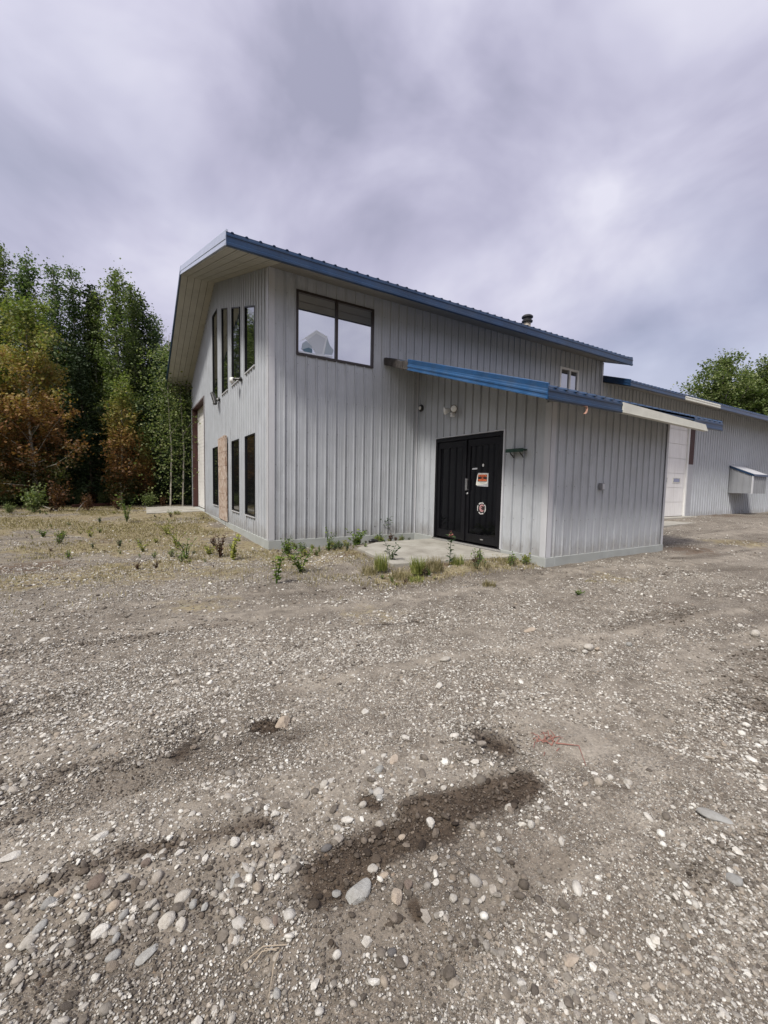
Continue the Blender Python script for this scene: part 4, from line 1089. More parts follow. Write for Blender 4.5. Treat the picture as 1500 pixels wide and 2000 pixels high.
# equipment housing at the wing
eq = empty('equipment_housing', (22.4, -0.45, 1.07)); tag(eq, 'box-shaped metal housing with sloped blue-edged roof mounted on the wing wall', 'equipment housing')
mb = MB(); x0, x1 = 21.67, 23.25
mb.hexa([(x0, -0.025, 1.07), (x0, -0.90, 1.07), (x0, -0.90, 1.88), (x0, -0.025, 2.27)], [(x1, -0.025, 1.07), (x1, -0.90, 1.07), (x1, -0.90, 1.88), (x1, -0.025, 2.27)])
for k in range(4):
    y = -0.13 - k * 0.2286; zt_ = 1.88 + (y + 0.90) * 0.445; mb.box((x0 - 0.02, y - 0.018, 1.07), (x0, y + 0.018, zt_ - 0.01))
for k in range(7): mb.box((x0 + 0.08 + k * 0.2286, -0.915, 1.07), (x0 + 0.11 + k * 0.2286, -0.90, 1.86))
mb.build('body', M_HOUSING, eq)
mb = MB(); mb.hexa([(x0 - 0.04, -0.003, 2.36), (x0 - 0.04, -0.96, 1.93), (x0 - 0.04, -0.96, 1.85), (x0 - 0.04, -0.003, 2.27)], [(x1 + 0.04, -0.003, 2.36), (x1 + 0.04, -0.96, 1.93), (x1 + 0.04, -0.96, 1.85), (x1 + 0.04, -0.003, 2.27)])
mb.build('lid_edge', M_BLUE_SHADED, eq)
mb = MB(); mb.hexa([(x0 + 0.02, 0.0, 2.375), (x0 + 0.02, -0.94, 1.953), (x0 + 0.02, -0.94, 1.941), (x0 + 0.02, 0.0, 2.363)], [(x1, 0.0, 2.375), (x1, -0.94, 1.953), (x1, -0.94, 1.941), (x1, 0.0, 2.363)])
mb.build('lid', M_TRIM, eq)
mb = MB(); mb.box((x0 - 0.022, -0.925, 1.065), (x0 + 0.05, -0.916, 1.87)); mb.box((x0 - 0.024, -0.924, 1.065), (x0 - 0.0205, -0.87, 1.87)); mb.build('corner_strip', M_TRIM, eq)
# cabinet on a rusty stand at the right edge
cb = empty('utility_cabinet', (23.6, -1.25, 0.1)); tag(cb, 'grey cabinet on a rusty stand at the right edge beside the housing', 'cabinet')
mb = MB(); mb.box((23.25, -1.55, 0.98), (23.95, -1.1, 1.80)); mb.build('cabinet_body', M_GREYMETAL, cb, bevel=0.04)
mb = MB()
for x, y in ((23.28, -1.52), (23.9, -1.52), (23.28, -1.13), (23.9, -1.13)): mb.box((x - 0.03, y - 0.03, -0.1), (x + 0.03, y + 0.03, 0.975))
mb.box((23.25, -1.55, 0.4), (23.95, -1.1, 0.44)); mb.box((23.2, -1.56, 0.06), (24.0, -1.09, 0.30)); mb.build('stand', M_RUST, cb)

# ------------------------------------------------------------------ leaves / plants builders (numpy)
def leaf_quads(C, size, rs, up=0.35, aspect=0.75, D=None):
    """C (n,3) centres -> diamond leaves; D: optional pointing directions"""
    n = len(C)
    N = rs.normal(size=(n, 3)); N[:, 2] = np.abs(N[:, 2]) + up; N /= np.linalg.norm(N, axis=1, keepdims=True)
    T = rs.normal(size=(n, 3)) if D is None else D.copy()
    if D is not None:
        N = N - (N * T).sum(1, keepdims=True) * T
        N /= np.linalg.norm(N, axis=1, keepdims=True) + 1e-9
    T = T - (T * N).sum(1, keepdims=True) * N; T /= np.linalg.norm(T, axis=1, keepdims=True) + 1e-9
    U = np.cross(N, T)
    s = np.asarray(size).reshape(-1, 1) * np.ones((n, 1))
    a = T * s * 0.5; b_ = U * s * 0.5 * aspect
    V = np.stack([C - a, C + b_ - a * 0.1 + N * s * 0.06, C + a, C - b_ - a * 0.1 + N * s * 0.06], 1).reshape(-1, 3)
    F_ = np.arange(4 * n).reshape(n, 4)
    return V, F_


def tree_meshes(seed, H, width, crown_lo=0.18, n_br=46, leaves=9000, leaf=0.10, leafmat=None, barkmat=None, spread=1.0, leaders=1, elev=(35, 65), profile=None, clump=0.17):
    rs = np.random.default_rng(seed); rr = random.Random(seed)
    mb = MB(); r0 = H * 0.0095
    pts = []; cx = cy = 0
    for i in range(9):
        t = i / 8; pts.append((cx, cy, H * 0.97 * t)); cx += rr.gauss(0, H * 0.006); cy += rr.gauss(0, H * 0.006)
    pts[0] = (0, 0, -0.15)
    mb.tube(pts, [r0 * (1 - 0.93 * (i / 8) ** 0.9) for i in range(9)], 7, False)
    P_ = np.array(pts)
    centers = []; ws = []
    profile = profile or (lambda t: (0.05 + 1.0 * (1 - t) ** 0.95) * min(1, 0.45 + t * 4))
    for k in range(n_br):
        t = (k + rr.random()) / n_br; h = H * (crown_lo + (0.96 - crown_lo) * t)
        p0 = np.array([np.interp(h, P_[:, 2], P_[:, 0]), np.interp(h, P_[:, 2], P_[:, 1]), h])
        az = k * 2.4 + rr.gauss(0, 0.3); el = math.radians(rr.uniform(*elev)); L = width * profile(t) * rr.choice((0.45, 0.7, 0.9, 1.1, 1.4)) * rr.uniform(0.85, 1.15)
        d = np.array([math.cos(az) * math.cos(el), math.sin(az) * math.cos(el), math.sin(el)])
        q = [p0]; dd = d.copy()
        for s in range(4):
            dd = dd + np.array([rr.gauss(0, 0.12), rr.gauss(0, 0.12), rr.gauss(0.04, 0.10)]); dd /= np.linalg.norm(dd)
            q.append(q[-1] + dd * L / 4)
        br = r0 * 0.34 * (1 - 0.6 * t)
        mb.tube(q, [br, br * 0.75, br * 0.5, br * 0.32, br * 0.12], 4, False)
        for s in range(1, 5):
            for _ in range(3 if s > 1 else 1):
                c = q[s] + rs.normal(size=3) * clump * 0.9; centers.append(c); ws.append(0.5 + L)
                if rr.random() < 0.35: mb.tube([q[s], c], [br * 0.2, br * 0.08], 3, False)
    centers.append(np.array(pts[-1])); ws.append(1.0)
    centers = np.array(centers); ws = np.array(ws); ws = ws * rs.uniform(0.15, 2.0, len(ws)); ws /= ws.sum()
    pick = rs.choice(len(centers), leaves, p=ws)
    C = centers[pick] + rs.normal(size=(leaves, 3)) * clump * np.array([1, 1, 0.8]) * rs.uniform(0.5, 1.5, (len(centers), 1))[pick]
    C[:, 2] = np.maximum(C[:, 2], 0.05)
    V, F_ = leaf_quads(C, leaf * rs.uniform(0.45, 1.55, leaves), rs)
    cl_sh = rs.uniform(0.1, 0.75, len(centers))[pick]
    sh_ = np.clip(cl_sh + rs.normal(size=leaves) * 0.2, 0, 1)
    crown = mesh_np('crown', V, F_, leafmat, dict(shade=np.repeat(sh_, 4), hfrac=np.repeat(np.clip(C[:, 2] / H, 0, 1), 4)))
    trunk = bpy.data.meshes.new('trunk'); trunk.from_pydata(mb.v, [], mb.f); trunk.materials.append(barkmat or M_BARK)
    trunk.polygons.foreach_set('use_smooth', np.ones(len(trunk.polygons), bool)); trunk.update()
    return trunk, crown


def spruce_meshes(seed, H, width, leaves=12000):
    prof = lambda t: (1 - t) ** 0.9 * 1.0 + 0.04
    return tree_meshes(seed, H, width, 0.05, 80, leaves, 0.11, M_NEEDLE, M_BARKDARK, elev=(-18, 8), profile=prof, clump=0.14)


def plant_tree(name, x, y, ms, scale, rz, label, cat='tree', group=None, z=None):
    zb = gz(x, y) - 0.03 if z is None else z
    e = empty(name, (x, y, zb)); e.scale = (scale, scale, scale); e.rotation_euler.z = rz
    tag(e, label, cat, group)
    link_me('trunk', ms[0], e); link_me('crown', ms[1], e)
    return e


T_A = tree_meshes(11, 13.0, 1.75, 0.10, 66, 21000, 0.10, M_LEAF)
T_B = tree_meshes(12, 12.0, 1.35, 0.12, 56, 17000, 0.10, M_LEAF)
T_C = tree_meshes(13, 11.5, 1.9, 0.10, 60, 20000, 0.105, M_LEAF_DARK)
T_D = tree_meshes(14, 12.5, 1.0, 0.15, 50, 12000, 0.10, M_LEAF_DARK)
T_S = spruce_meshes(15, 10.0, 1.7, 14000)
T_Y = tree_meshes(16, 8.6, 2.0, 0.04, 70, 20000, 0.105, M_AUTUMN, M_BARK, elev=(10, 50), profile=lambda t: (0.18 + 0.85 * (1 - t) ** 0.6) * min(1, 0.5 + t * 3))
T_Y2 = tree_meshes(17, 5.8, 0.8, 0.05, 40, 7500, 0.09, M_AUTUMN, M_BARK, elev=(35, 70))
T_R = tree_meshes(18, 13.0, 3.2, 0.2, 60, 22000, 0.17, M_LEAF_BRIGHT, clump=0.30, profile=lambda t: math.sin(math.pi * min(1, (0.10 + 0.9 * t)) ** 0.75) ** 0.7 * (1 - 0.45 * t) + 0.06)


def at_px(px, dist):
    """point at horizontal distance dist in the column of pixel px"""
    d = CF + CR * ((px - 750) / 815.94); h = Vector((d.x, d.y)).normalized()
    return CAM_POS.x + h.x * dist, CAM_POS.y + h.y * dist


def top_scale(px, ytop, dist, H):
    d = CF + CR * ((px - 750) / 815.94) - CU * ((ytop - 1000) / 815.94)
    return (CAM_POS.z + dist * d.z / math.hypot(d.x, d.y) - 0.0) / H


LEFT = [  # px, top py, distance, model, H, label
    (15, 468, 24.0, T_A, 13.0, 'tall green poplar at the left edge of the photo behind the big orange tree'),
    (72, 500, 25.5, T_C, 11.5, 'broad dark green poplar just right of the leftmost poplar'),
    (118, 508, 24.5, T_D, 12.5, 'slim dark poplar, left one of the close pair of pointed tops'),
    (149, 510, 25.0, T_D, 12.5, 'slim dark poplar, right one of the close pair of pointed tops'),
    (196, 562, 25.0, T_B, 12.0, 'shorter green poplar in the gap between the pointed pair and the pale-trunked tree'),
    (243, 517, 23.5, T_B, 12.0, 'tall pointed poplar with pale trunk right behind the small orange tree'),
    (268, 545, 24.5, T_A, 13.0, 'leafy poplar leaning against the right side of the pale-trunked poplar'),
    (305, 610, 25.0, T_C, 11.5, 'lower dark poplar left of the roof overhang'),
    (332, 660, 23.5, T_B, 12.0, 'green poplar whose top is cut by the roof overhang'),
]
for i, (px, yt, ds, ms, H, lb) in enumerate(LEFT):
    x, y = at_px(px, ds); plant_tree('poplar_tree', x, y, ms, top_scale(px, yt, ds, H), i * 1.3, lb, group='poplars at the edge of the woods')
x, y = at_px(75, 21.5); plant_tree('autumn_tree', x, y, T_Y, top_scale(75, 585, 21.5, 8.6), 0.4, 'big autumn tree turning yellow above and rusty orange below, in front of the woods', group='autumn trees')
x, y = at_px(-25, 22.0); plant_tree('autumn_tree', x, y, T_Y, top_scale(-25, 690, 22.0, 8.6), 2.4, 'lower rusty tree at the left edge beside the big autumn tree', group='autumn trees')
x, y = at_px(238, 21.3); plant_tree('autumn_tree', x, y, T_Y2, top_scale(238, 735, 21.3, 5.8), 1.0, 'small slender orange and yellow tree below the pale-trunked poplar', group='autumn trees')
x, y = at_px(283, 21.8); plant_tree('autumn_tree', x, y, T_Y2, top_scale(283, 835, 21.8, 5.8), 3.0, 'low thin rusty sapling right of the small orange tree', group='autumn trees')
x, y = at_px(352, 22.3); plant_tree('spruce_tree', x, y, T_S, 0.62, 0.0, 'dark low spruce beside the far corner of the gable wall', group='spruces')
x, y = at_px(315, 23.0); plant_tree('spruce_tree', x, y, T_S, 0.75, 2.0, 'dark spruce in the woods left of the far building corner', group='spruces')
x, y = at_px(172, 25.5); plant_tree('spruce_tree', x, y, T_S, top_scale(172, 545, 25.5, 10.0), 1.0, 'tall pointed spruce rising just right of the close pair of dark poplars', group='spruces')
x, y = at_px(285, 25.5); plant_tree('spruce_tree', x, y, T_S, top_scale(285, 575, 25.5, 10.0), 5.0, 'tall pointed spruce between the leafy poplar and the roof overhang', group='spruces')
x, y = at_px(180, 23.0); plant_tree('spruce_tree', x, y, T_S, 0.72, 4.0, 'dark spruce between the two orange trees', group='spruces')
RIGHT = [(1398, 698, 47, 'round-topped bright green tree, leftmost above the wing roof'), (1437, 726, 50, 'lower bright green tree in the dip between two taller crowns above the wing roof'),
         (1482, 706, 48, 'tall bright green tree at the right edge above the wing roof'), (1366, 770, 52, 'small crown just peeping over the wing roof, left of the other right-hand trees'), (1530, 715, 46, 'bright green tree cut by the right edge of the photo')]
for i, (px, yt, ds, lb) in enumerate(RIGHT):
    x, y = at_px(px, ds); plant_tree('broadleaf_tree', x, y, T_R, top_scale(px, yt, ds, 13.0) * (1.0), i * 1.9, lb, group='trees behind the wing')

# thin pale trunks that show in the wood on the left
for i, (px, yt, lb) in enumerate(((333, 760, 'bare pale birch trunk just left of the gable corner'), (357, 780, 'second bare pale trunk tucked beside the gable corner'))):
    x, y = at_px(px, 21.0); H = 7.5
    mb = MB(); b0 = gz(x, y)
    mb.tube([(x, y, b0 - 0.1), (x + 0.08, y, 2.5), (x - 0.03, y, 5.0), (x + 0.05, y, H)], [0.036, 0.030, 0.022, 0.010], 8)
    mb.tube([(x + 0.06, y, 3.2), (x + 0.6, y + 0.1, 4.1)], [0.03, 0.01], 5); mb.tube([(x, y, 4.6), (x - 0.45, y + 0.1, 5.5)], [0.025, 0.008], 5)
    e = empty('bare_tree', (x, y, b0)); tag(e, lb, 'tree', 'bare pale trunks')
    mb.build('trunk', M_BARK, e)
    rs = np.random.default_rng(90 + i); C = np.array([[0, 0, 4.4]]) + rs.normal(size=(3200, 3)) * np.array([0.55, 0.45, 1.7]); C[:, 2] = np.clip(C[:, 2], 0.5, 6.6) + rs.normal(size=len(C)) * 0.15
    V, F_ = leaf_quads(C, 0.10 * rs.uniform(0.6, 1.3, 3200), rs)
    link_me('crown', mesh_np('crown', V, F_, M_LEAF, dict(shade=np.repeat(rs.uniform(0, 1, 3200), 4))), e)


# geometry-node scatter: points carry scale, turn and which prototype to use
def scatter(name, pts, scl, rot, idx_, protos, wet=None, label=None, cat=None):
    coll = bpy.data.collections.new(name + '_shapes')
    for i, p in enumerate(protos):
        if p.name in COL.objects: COL.objects.unlink(p)
        p.name = '%s_shape_%02d' % (name, i); coll.objects.link(p)
    me = bpy.data.meshes.new(name); n = len(pts)
    me.vertices.add(n); me.vertices.foreach_set('co', np.asarray(pts, np.float32).ravel())
    a = me.attributes.new('scl', 'FLOAT_VECTOR', 'POINT'); a.data.foreach_set('vector', np.asarray(scl, np.float32).ravel())
    a = me.attributes.new('rot', 'FLOAT_VECTOR', 'POINT'); a.data.foreach_set('vector', np.asarray(rot, np.float32).ravel())
    a = me.attributes.new('pick', 'INT', 'POINT'); a.data.foreach_set('value', np.asarray(idx_, np.int32))
    if wet is not None:
        a = me.attributes.new('wet', 'FLOAT', 'POINT'); a.data.foreach_set('value', np.asarray(wet, np.float32))
    ob = bpy.data.objects.new(name, me); COL.objects.link(ob)
    ng = bpy.data.node_groups.new(name, 'GeometryNodeTree')
    ng.interface.new_socket('Geometry', in_out='INPUT', socket_type='NodeSocketGeometry'); ng.interface.new_socket('Geometry', in_out='OUTPUT', socket_type='NodeSocketGeometry')
    gi = ng.nodes.new('NodeGroupInput'); go = ng.nodes.new('NodeGroupOutput'); ip = ng.nodes.new('GeometryNodeInstanceOnPoints'); ci = ng.nodes.new('GeometryNodeCollectionInfo')
    ci.inputs['Collection'].default_value = coll; ci.inputs['Separate Children'].default_value = True; ci.inputs['Reset Children'].default_value = True
    ip.inputs['Pick Instance'].default_value = True
    L = ng.links.new
    L(gi.outputs[0], ip.inputs['Points']); L(ci.outputs[0], ip.inputs['Instance'])
    for nm, dt, sock in (('scl', 'FLOAT_VECTOR', 'Scale'), ('rot', 'FLOAT_VECTOR', 'Rotation'), ('pick', 'INT', 'Instance Index')):
        na = ng.nodes.new('GeometryNodeInputNamedAttribute'); na.data_type = dt; na.inputs[0].default_value = nm; L(na.outputs[0], ip.inputs[sock])
    L(ip.outputs[0], go.inputs[0])
    md = ob.modifiers.new('scatter', 'NODES'); md.node_group = ng
    tag(ob, label, cat, kind='stuff')
    return ob


def joined(ms):
    """trunk and crown as one mesh for the far-off wood"""
    t, c = ms
    me = bpy.data.meshes.new('wood'); vt = np.empty(len(t.vertices) * 3); t.vertices.foreach_get('co', vt); vc = np.empty(len(c.vertices) * 3); c.vertices.foreach_get('co', vc)
    nt_ = len(t.vertices)
    ft = [tuple(p.vertices) for p in t.polygons]; q4 = np.array([f for f in ft if len(f) == 4]); q3 = np.array([f for f in ft if len(f) == 3]).reshape(-1, 3)
    lc = np.empty(len(c.loops), np.int32); c.loops.foreach_get('vertex_index', lc); lc = lc.reshape(-1, 4) + nt_
    sh_ = np.empty(len(c.vertices), np.float32); c.attributes['shade'].data.foreach_get('value', sh_)
    mi = [0] * (len(q4) + 0) + [1] * len(lc)
    m = mesh_np('wood', np.concatenate([vt.reshape(-1, 3), vc.reshape(-1, 3)]), [q4, lc], attrs=dict(shade=np.concatenate([np.zeros(nt_), sh_])), mats=[t.materials[0], c.materials[0]], matidx=mi)
    return m


protos = [link_me('p', joined(ms)) for ms in (T_A, T_B, T_C, T_D, T_S)]
rs = np.random.default_rng(5)
P_, Sx, Rt, Ix = [], [], [], []
for row, y0 in enumerate((17.6, 19.8, 22.4, 25.5, 29.5, 34.0, 39.0)):
    x = -34.0
    while x < 34 + row * 3:
        yy = y0 + rs.uniform(-0.8, 0.8); k = int(rs.choice([0, 1, 2, 3, 4], p=[.2, .2, .3, .1, .2])); s = rs.uniform(0.72, 0.9) if k < 4 else rs.uniform(0.6, 0.9)
        if k == 3: s *= 0.92
        P_.append((x, yy, ground_base(x, yy) - 0.05)); Sx.append((s, s, s)); Rt.append((0, 0, rs.uniform(0, 6.28))); Ix.append(k); x += rs.uniform(1.5, 2.6)
for row in range(5):   # wood closing the clearing on the far left and behind the wing
    for j in range(26):
        xx = -15 - row * 3 + rs.uniform(-1, 1); yy = -12 + j * 1.35
        if yy > 15: continue
        k = int(rs.integers(0, 5)); s = rs.uniform(0.75, 1.0) * (0.8 if k == 3 else 1)
        P_.append((xx, yy, -0.2)); Sx.append((s, s, s)); Rt.append((0, 0, rs.uniform(0, 6.28))); Ix.append(k)
for j in range(150):   # unseen wood behind the viewer, added to cut low sky light under the eaves
    a = math.radians(rs.uniform(175, 345)); ds = rs.uniform(38, 52); xx, yy = 2 + ds * math.cos(a), -8 + ds * math.sin(a)
    if xx > 45: continue
    k = int(rs.integers(0, 5)); s = rs.uniform(0.75, 1.05)
    P_.append((xx, yy, -0.3)); Sx.append((s, s, s)); Rt.append((0, 0, rs.uniform(0, 6.28))); Ix.append(k)
for j in range(46):
    px = rs.uniform(1345, 1760); ds = rs.uniform(52, 75); xx, yy = at_px(px, ds); k = int(rs.choice([0, 2, 4])); s = rs.uniform(0.95, 1.1)
    P_.append((xx, yy, 0)); Sx.append((s, s, s)); Rt.append((0, 0, rs.uniform(0, 6.28))); Ix.append(k)
scatter('woodland', P_, Sx, Rt, Ix, protos, label='dense dark mixed wood behind and around the clearing', cat='woodland')

# undergrowth along the wood edge
def shrub_mesh(seed, h, w_, n, leaf, mat, stems=9):
    rs = np.random.default_rng(seed); mb = MB(); C = []
    for k in range(stems):
        a = rs.uniform(0, 6.28); r = rs.uniform(0.1, 1) * w_ * 0.5; hh = h * rs.uniform(0.55, 1.0)
        p1 = np.array([math.cos(a) * r * 0.5, math.sin(a) * r * 0.5, hh * 0.5]); p2 = np.array([math.cos(a) * r, math.sin(a) * r, hh])
        mb.tube([(0, 0, -0.05), p1, p2], [0.012, 0.008, 0.003], 4, False)
        t = rs.uniform(0.25, 1.0, n // stems)[:, None]
        q = np.where(t < 0.5, p1 * t * 2, p1 + (p2 - p1) * (t - 0.5) * 2) + rs.normal(size=(n // stems, 3)) * w_ * 0.11
        C.append(q)
    C = np.concatenate(C); C[:, 2] = np.maximum(C[:, 2], 0.03)
    V, F_ = leaf_quads(C, leaf * rs.uniform(0.6, 1.3, len(C)), rs, aspect=0.6)
    nv = len(mb.v); q4 = np.array([f for f in mb.f if len(f) == 4])
    return mesh_np('foliage', np.concatenate([np.array(mb.v), V]), [q4, F_ + nv], attrs=dict(shade=np.concatenate([np.zeros(nv), np.repeat(rs.uniform(0, 1, len(C)), 4)])), mats=[M_BARKDARK, mat], matidx=[0] * len(q4) + [1] * len(F_))


und = [link_me('p', shrub_mesh(60 + i, hh, ww, nn, 0.085, mt)) for i, (hh, ww, nn, mt) in enumerate(((1.3, 1.3, 1400, M_LEAF), (1.0, 1.2, 1200, M_LEAF_DARK), (1.7, 1.1, 1500, M_LEAF_DARK), (0.7, 0.9, 700, M_WEEDDARK), (0.9, 0.8, 600, M_REDLEAF)))]
P_, Sx, Rt, Ix = [], [], [], []
for j in range(420):
    xx = rs.uniform(-26, 3); yy = rs.uniform(13.4, 18.5)
    k = int(rs.choice([0, 1, 2, 3, 4], p=[.25, .3, .25, .15, .05])); s = rs.uniform(0.6, 1.3) * (0.6 if yy < 14.3 else 1.0)
    P_.append((xx, yy, gz(xx, yy))); Sx.append((s, s, s)); Rt.append((0, 0, rs.uniform(0, 6.28))); Ix.append(k)
scatter('undergrowth', P_, Sx, Rt, Ix, und, label='tangled dark undergrowth at the foot of the woods', cat='undergrowth')

und2 = [link_me('p', shrub_mesh(160 + i, 0.3, 0.3, 90, 0.055, mt, 7)) for i, mt in enumerate((M_WEED, M_WEEDYEL, M_WEEDDARK, M_DEADLEAF))]
P_, Sx, Rt, Ix = [], [], [], []
for j in range(1300):
    if j < 700 and rs.random() < 2: xx, yy = rs.uniform(-12, -0.2), rs.uniform(-2.5, 13.0)
    elif j < 1180: continue
    elif j < 1181: xx, yy = rs.uniform(-12, -0.2), rs.uniform(-2.5, 13.0)
    elif j < 1235: xx, yy = rs.uniform(0.0, 1.6), rs.uniform(-1.3, -0.08)
    elif j < 1265: xx, yy = rs.uniform(1.2, 3.3), rs.uniform(-0.62, -0.1)
    else: xx, yy = rs.uniform(0.6, 3.6), rs.uniform(-3.75, -3.3)
    if xx > -2.1 and yy > 8.1: continue
    if j < 700 and (fbm(xx * 0.9, yy * 0.9, 55) < 0.56 or yy < -1.0 and rs.random() < 0.7): continue
    s = 0.14 + 0.6 * rs.random() ** 2.2; P_.append((xx, yy, gz(xx, yy))); Sx.append((s, s, s * rs.uniform(0.6, 1.2))); Rt.append((0, 0, rs.uniform(0, 6.28))); Ix.append(int(rs.choice([0, 1, 2, 3], p=[.35, .3, .2, .15])))
scatter('ground_cover', P_, Sx, Rt, Ix, und2, label='low patchy green and yellow weeds in the clearing and along the walls', cat='ground cover')

SHR = [(65, 1002, 60, 'green', 'leafy green bush at the wood edge, near the left edge of the photo'), (108, 1000, 62, 'red', 'rusty red-leaved bush under the big autumn tree'),
       (20, 1004, 24, 'green', 'low bright bush at the far left edge of the clearing'), (172, 1000, 34, 'red', 'small reddish bush by the red timber'),
       (232, 998, 30, 'red', 'small dark red bush right of the red timber'), (290, 992, 34, 'green', 'low green bush left of the concrete apron'), (317, 990, 22, 'red', 'thin red-leaved weed behind the concrete apron')]
SHM = {'green': shrub_mesh(80, 1.0, 1.0, 900, 0.085, M_LEAF), 'red': shrub_mesh(81, 1.0, 0.75, 600, 0.085, M_REDLEAF)}
for i, (px, py, hp, kd, lb) in enumerate(SHR):
    x, y, ds = G(px, py + 2, -0.08); h = hp / 815.94 * ds * 0.98
    me_ = SHM[kd]; o = link_me('bush', me_, None, (x, y, gz(x, y) - 0.01)); o.scale = (h, h, h); o.rotation_euler.z = i * 1.1
    tag(o, lb, 'bush', 'bushes at the wood edge')

# ------------------------------------------------------------------ weeds
def stem_plant(name, px, py, hpx, label, cat, leafmat=M_WEED, n_st=3, n_lf=14, leaf=0.07, spread=0.25, asp=0.28, lean=0.0, flower=None, z=None, grp='weeds around the building', droop=0.2):
    zz_ = -0.2 if z is None else z
    if n_lf: n_st = n_st + 1 if n_st > 3 else n_st; n_lf = int(n_lf * 1.15); leaf *= 0.95
    x, y, _ = G(px, py, zz_); zz_ = gz(x, y) if z is None else z
    x, y, ds = G(px, py, zz_); h = hpx / 815.94 * ds
    rs = np.random.default_rng(int(px * 7 + py)); e = empty(name, (x, y, zz_ - 0.01)); tag(e, label, cat, grp)
    mb = MB(); C = []; D = []; tips = []
    for k in range(n_st):
        a = rs.uniform(0, 6.28); sp = spread * h * rs.uniform(0.2, 1.0) if n_st > 1 else spread * h * 0.2; hh = h * (1.0 if k == 0 else rs.uniform(0.5, 0.95))
        p1 = np.array([math.cos(a) * sp * 0.3, math.sin(a) * sp * 0.3, hh * 0.55]); p2 = np.array([math.cos(a) * sp + lean * h, math.sin(a) * sp, hh])
        mb.tube([(0, 0, -0.02), p1, p2], [0.006 + 0.004 * h, 0.004 + 0.002 * h, 0.002], 5, False); tips.append(p2)
        for j in range(n_lf):
            t = 0.12 + 0.88 * (j + rs.random()) / n_lf
            q = p1 * (t / 0.55) if t < 0.55 else p1 + (p2 - p1) * (t - 0.55) / 0.45
            b_ = j * 2.4 + rs.uniform(-.4, .4); d = np.array([math.cos(b_), math.sin(b_), rs.uniform(-droop, 0.7)]); d /= np.linalg.norm(d)
            C.append(q + d * leaf * 0.5); D.append(d)
    C = np.array(C); D = np.array(D)
    me_ = bpy.data.meshes.new('stem'); me_.from_pydata(mb.v, [], mb.f); me_.materials.append(leafmat if leafmat is not M_DEADLEAF else M_DEADLEAF)
    link_me('stem', me_, e)
    if n_lf:
        V, F_ = leaf_quads(C, leaf * rs.uniform(0.6, 1.25, len(C)), rs, aspect=asp * 2, D=D, up=0.8)
        link_me('foliage', mesh_np('foliage', V, F_, leafmat, dict(shade=np.repeat(rs.uniform(0, 1, len(C)), 4))), e)
    if flower:
        n = 26; p = tips[0]; C = p + rs.normal(size=(n, 3)) * np.array([0.022, 0.022, 0.03]) + np.array([0, 0, -0.02])
        V, F_ = leaf_quads(C, 0.022, rs); link_me('flower', mesh_np('flower', V, F_, flower, dict(shade=np.repeat(rs.uniform(0, 1, n), 4))), e)
    return e


stem_plant('weed', 540, 1140, 92, 'tall leafy weed standing clear of the near building corner', 'weed', M_WEED, 3, 18, 0.085, 0.28)
stem_plant('weed', 588, 1118, 55, 'spreading bright green weed right of the tall corner weed', 'weed', M_WEED, 7, 12, 0.075, 0.9)
stem_plant('weed', 560, 1084, 40, 'bushy green weed against the foundation at the near corner', 'weed', M_WEED, 9, 14, 0.055, 0.55)
stem_plant('weed', 641, 1077, 48, 'small light green weed against the foundation under the big window', 'weed', M_WEED, 5, 12, 0.06, 0.5)
stem_plant('weed', 697, 1068, 38, 'leafy clump at the left back corner of the entrance pad', 'weed', M_WEED, 11, 12, 0.085, 1.1)
stem_plant('weed', 740, 1056, 50, 'dark narrow-leaved weed at the wall behind the entrance pad', 'weed', M_WEEDDARK, 8, 14, 0.11, 0.8, 0.16)
stem_plant('weed', 738, 1060, 22, 'low bright clump at the foot of the dark narrow-leaved weed', 'weed', M_WEED, 10, 8, 0.06, 1.2)
stem_plant('fireweed', 878, 1103, 62, 'single fireweed with pink top in front of the doors', 'flower', M_WEEDDARK, 1, 22, 0.10, 0.4, 0.2, flower=M_PINKFLOWER)
stem_plant('weed', 764, 1098, 44, 'narrow-leaved weed at the front left corner of the entrance pad', 'weed', M_WEEDDARK, 4, 12, 0.085, 0.8, 0.2)
stem_plant('weed', 982, 1084, 20, 'small round grey-green weed beside the right door jamb', 'weed', M_WEEDDARK, 16, 10, 0.04, 1.1)
stem_plant('dry_stalk', 1012, 1090, 72, 'bare thin dry stalks against the annex wall right of the doors', 'dry weed', M_WEEDDARK, 3, 0, 0.03, 0.35, lean=0.12)
stem_plant('weed', 1034, 1088, 16, 'tiny dark weed at the annex foundation near its corner', 'weed', M_WEEDDARK, 8, 8, 0.04, 1.2)
stem_plant('weed', 1165, 1084, 14, 'tuft of weed at the middle of the outer annex foundation', 'weed', M_WEED, 8, 8, 0.04, 1.2)
stem_plant('sapling', 455, 1094, 50, 'young yellow-green birch sapling in front of the chipboard window', 'sapling', M_WEEDYEL, 3, 26, 0.07, 0.3, 0.4)
stem_plant('dead_weed', 430, 1089, 50, 'brown dead weed just left of the yellow-green sapling', 'dry weed', M_DEADLEAF, 4, 18, 0.06, 0.35, 0.4)
stem_plant('weed', 408, 1084, 24, 'low yellow-green weed left of the brown dead weed', 'weed', M_WEEDYEL, 7, 8, 0.06, 1.0)
stem_plant('weed', 364, 1092, 48, 'loose pale weed out in the dry grass left of the dead weed', 'weed', M_WEED, 6, 10, 0.05, 0.6)
stem_plant('weed', 345, 1066, 34, 'sparse leafy weed behind the loose pale weed', 'weed', M_WEEDYEL, 6, 10, 0.05, 0.9)
stem_plant('weed', 327, 1043, 30, 'short leafy weed halfway between the apron and the near weeds', 'weed', M_WEEDYEL, 8, 10, 0.06, 0.9)
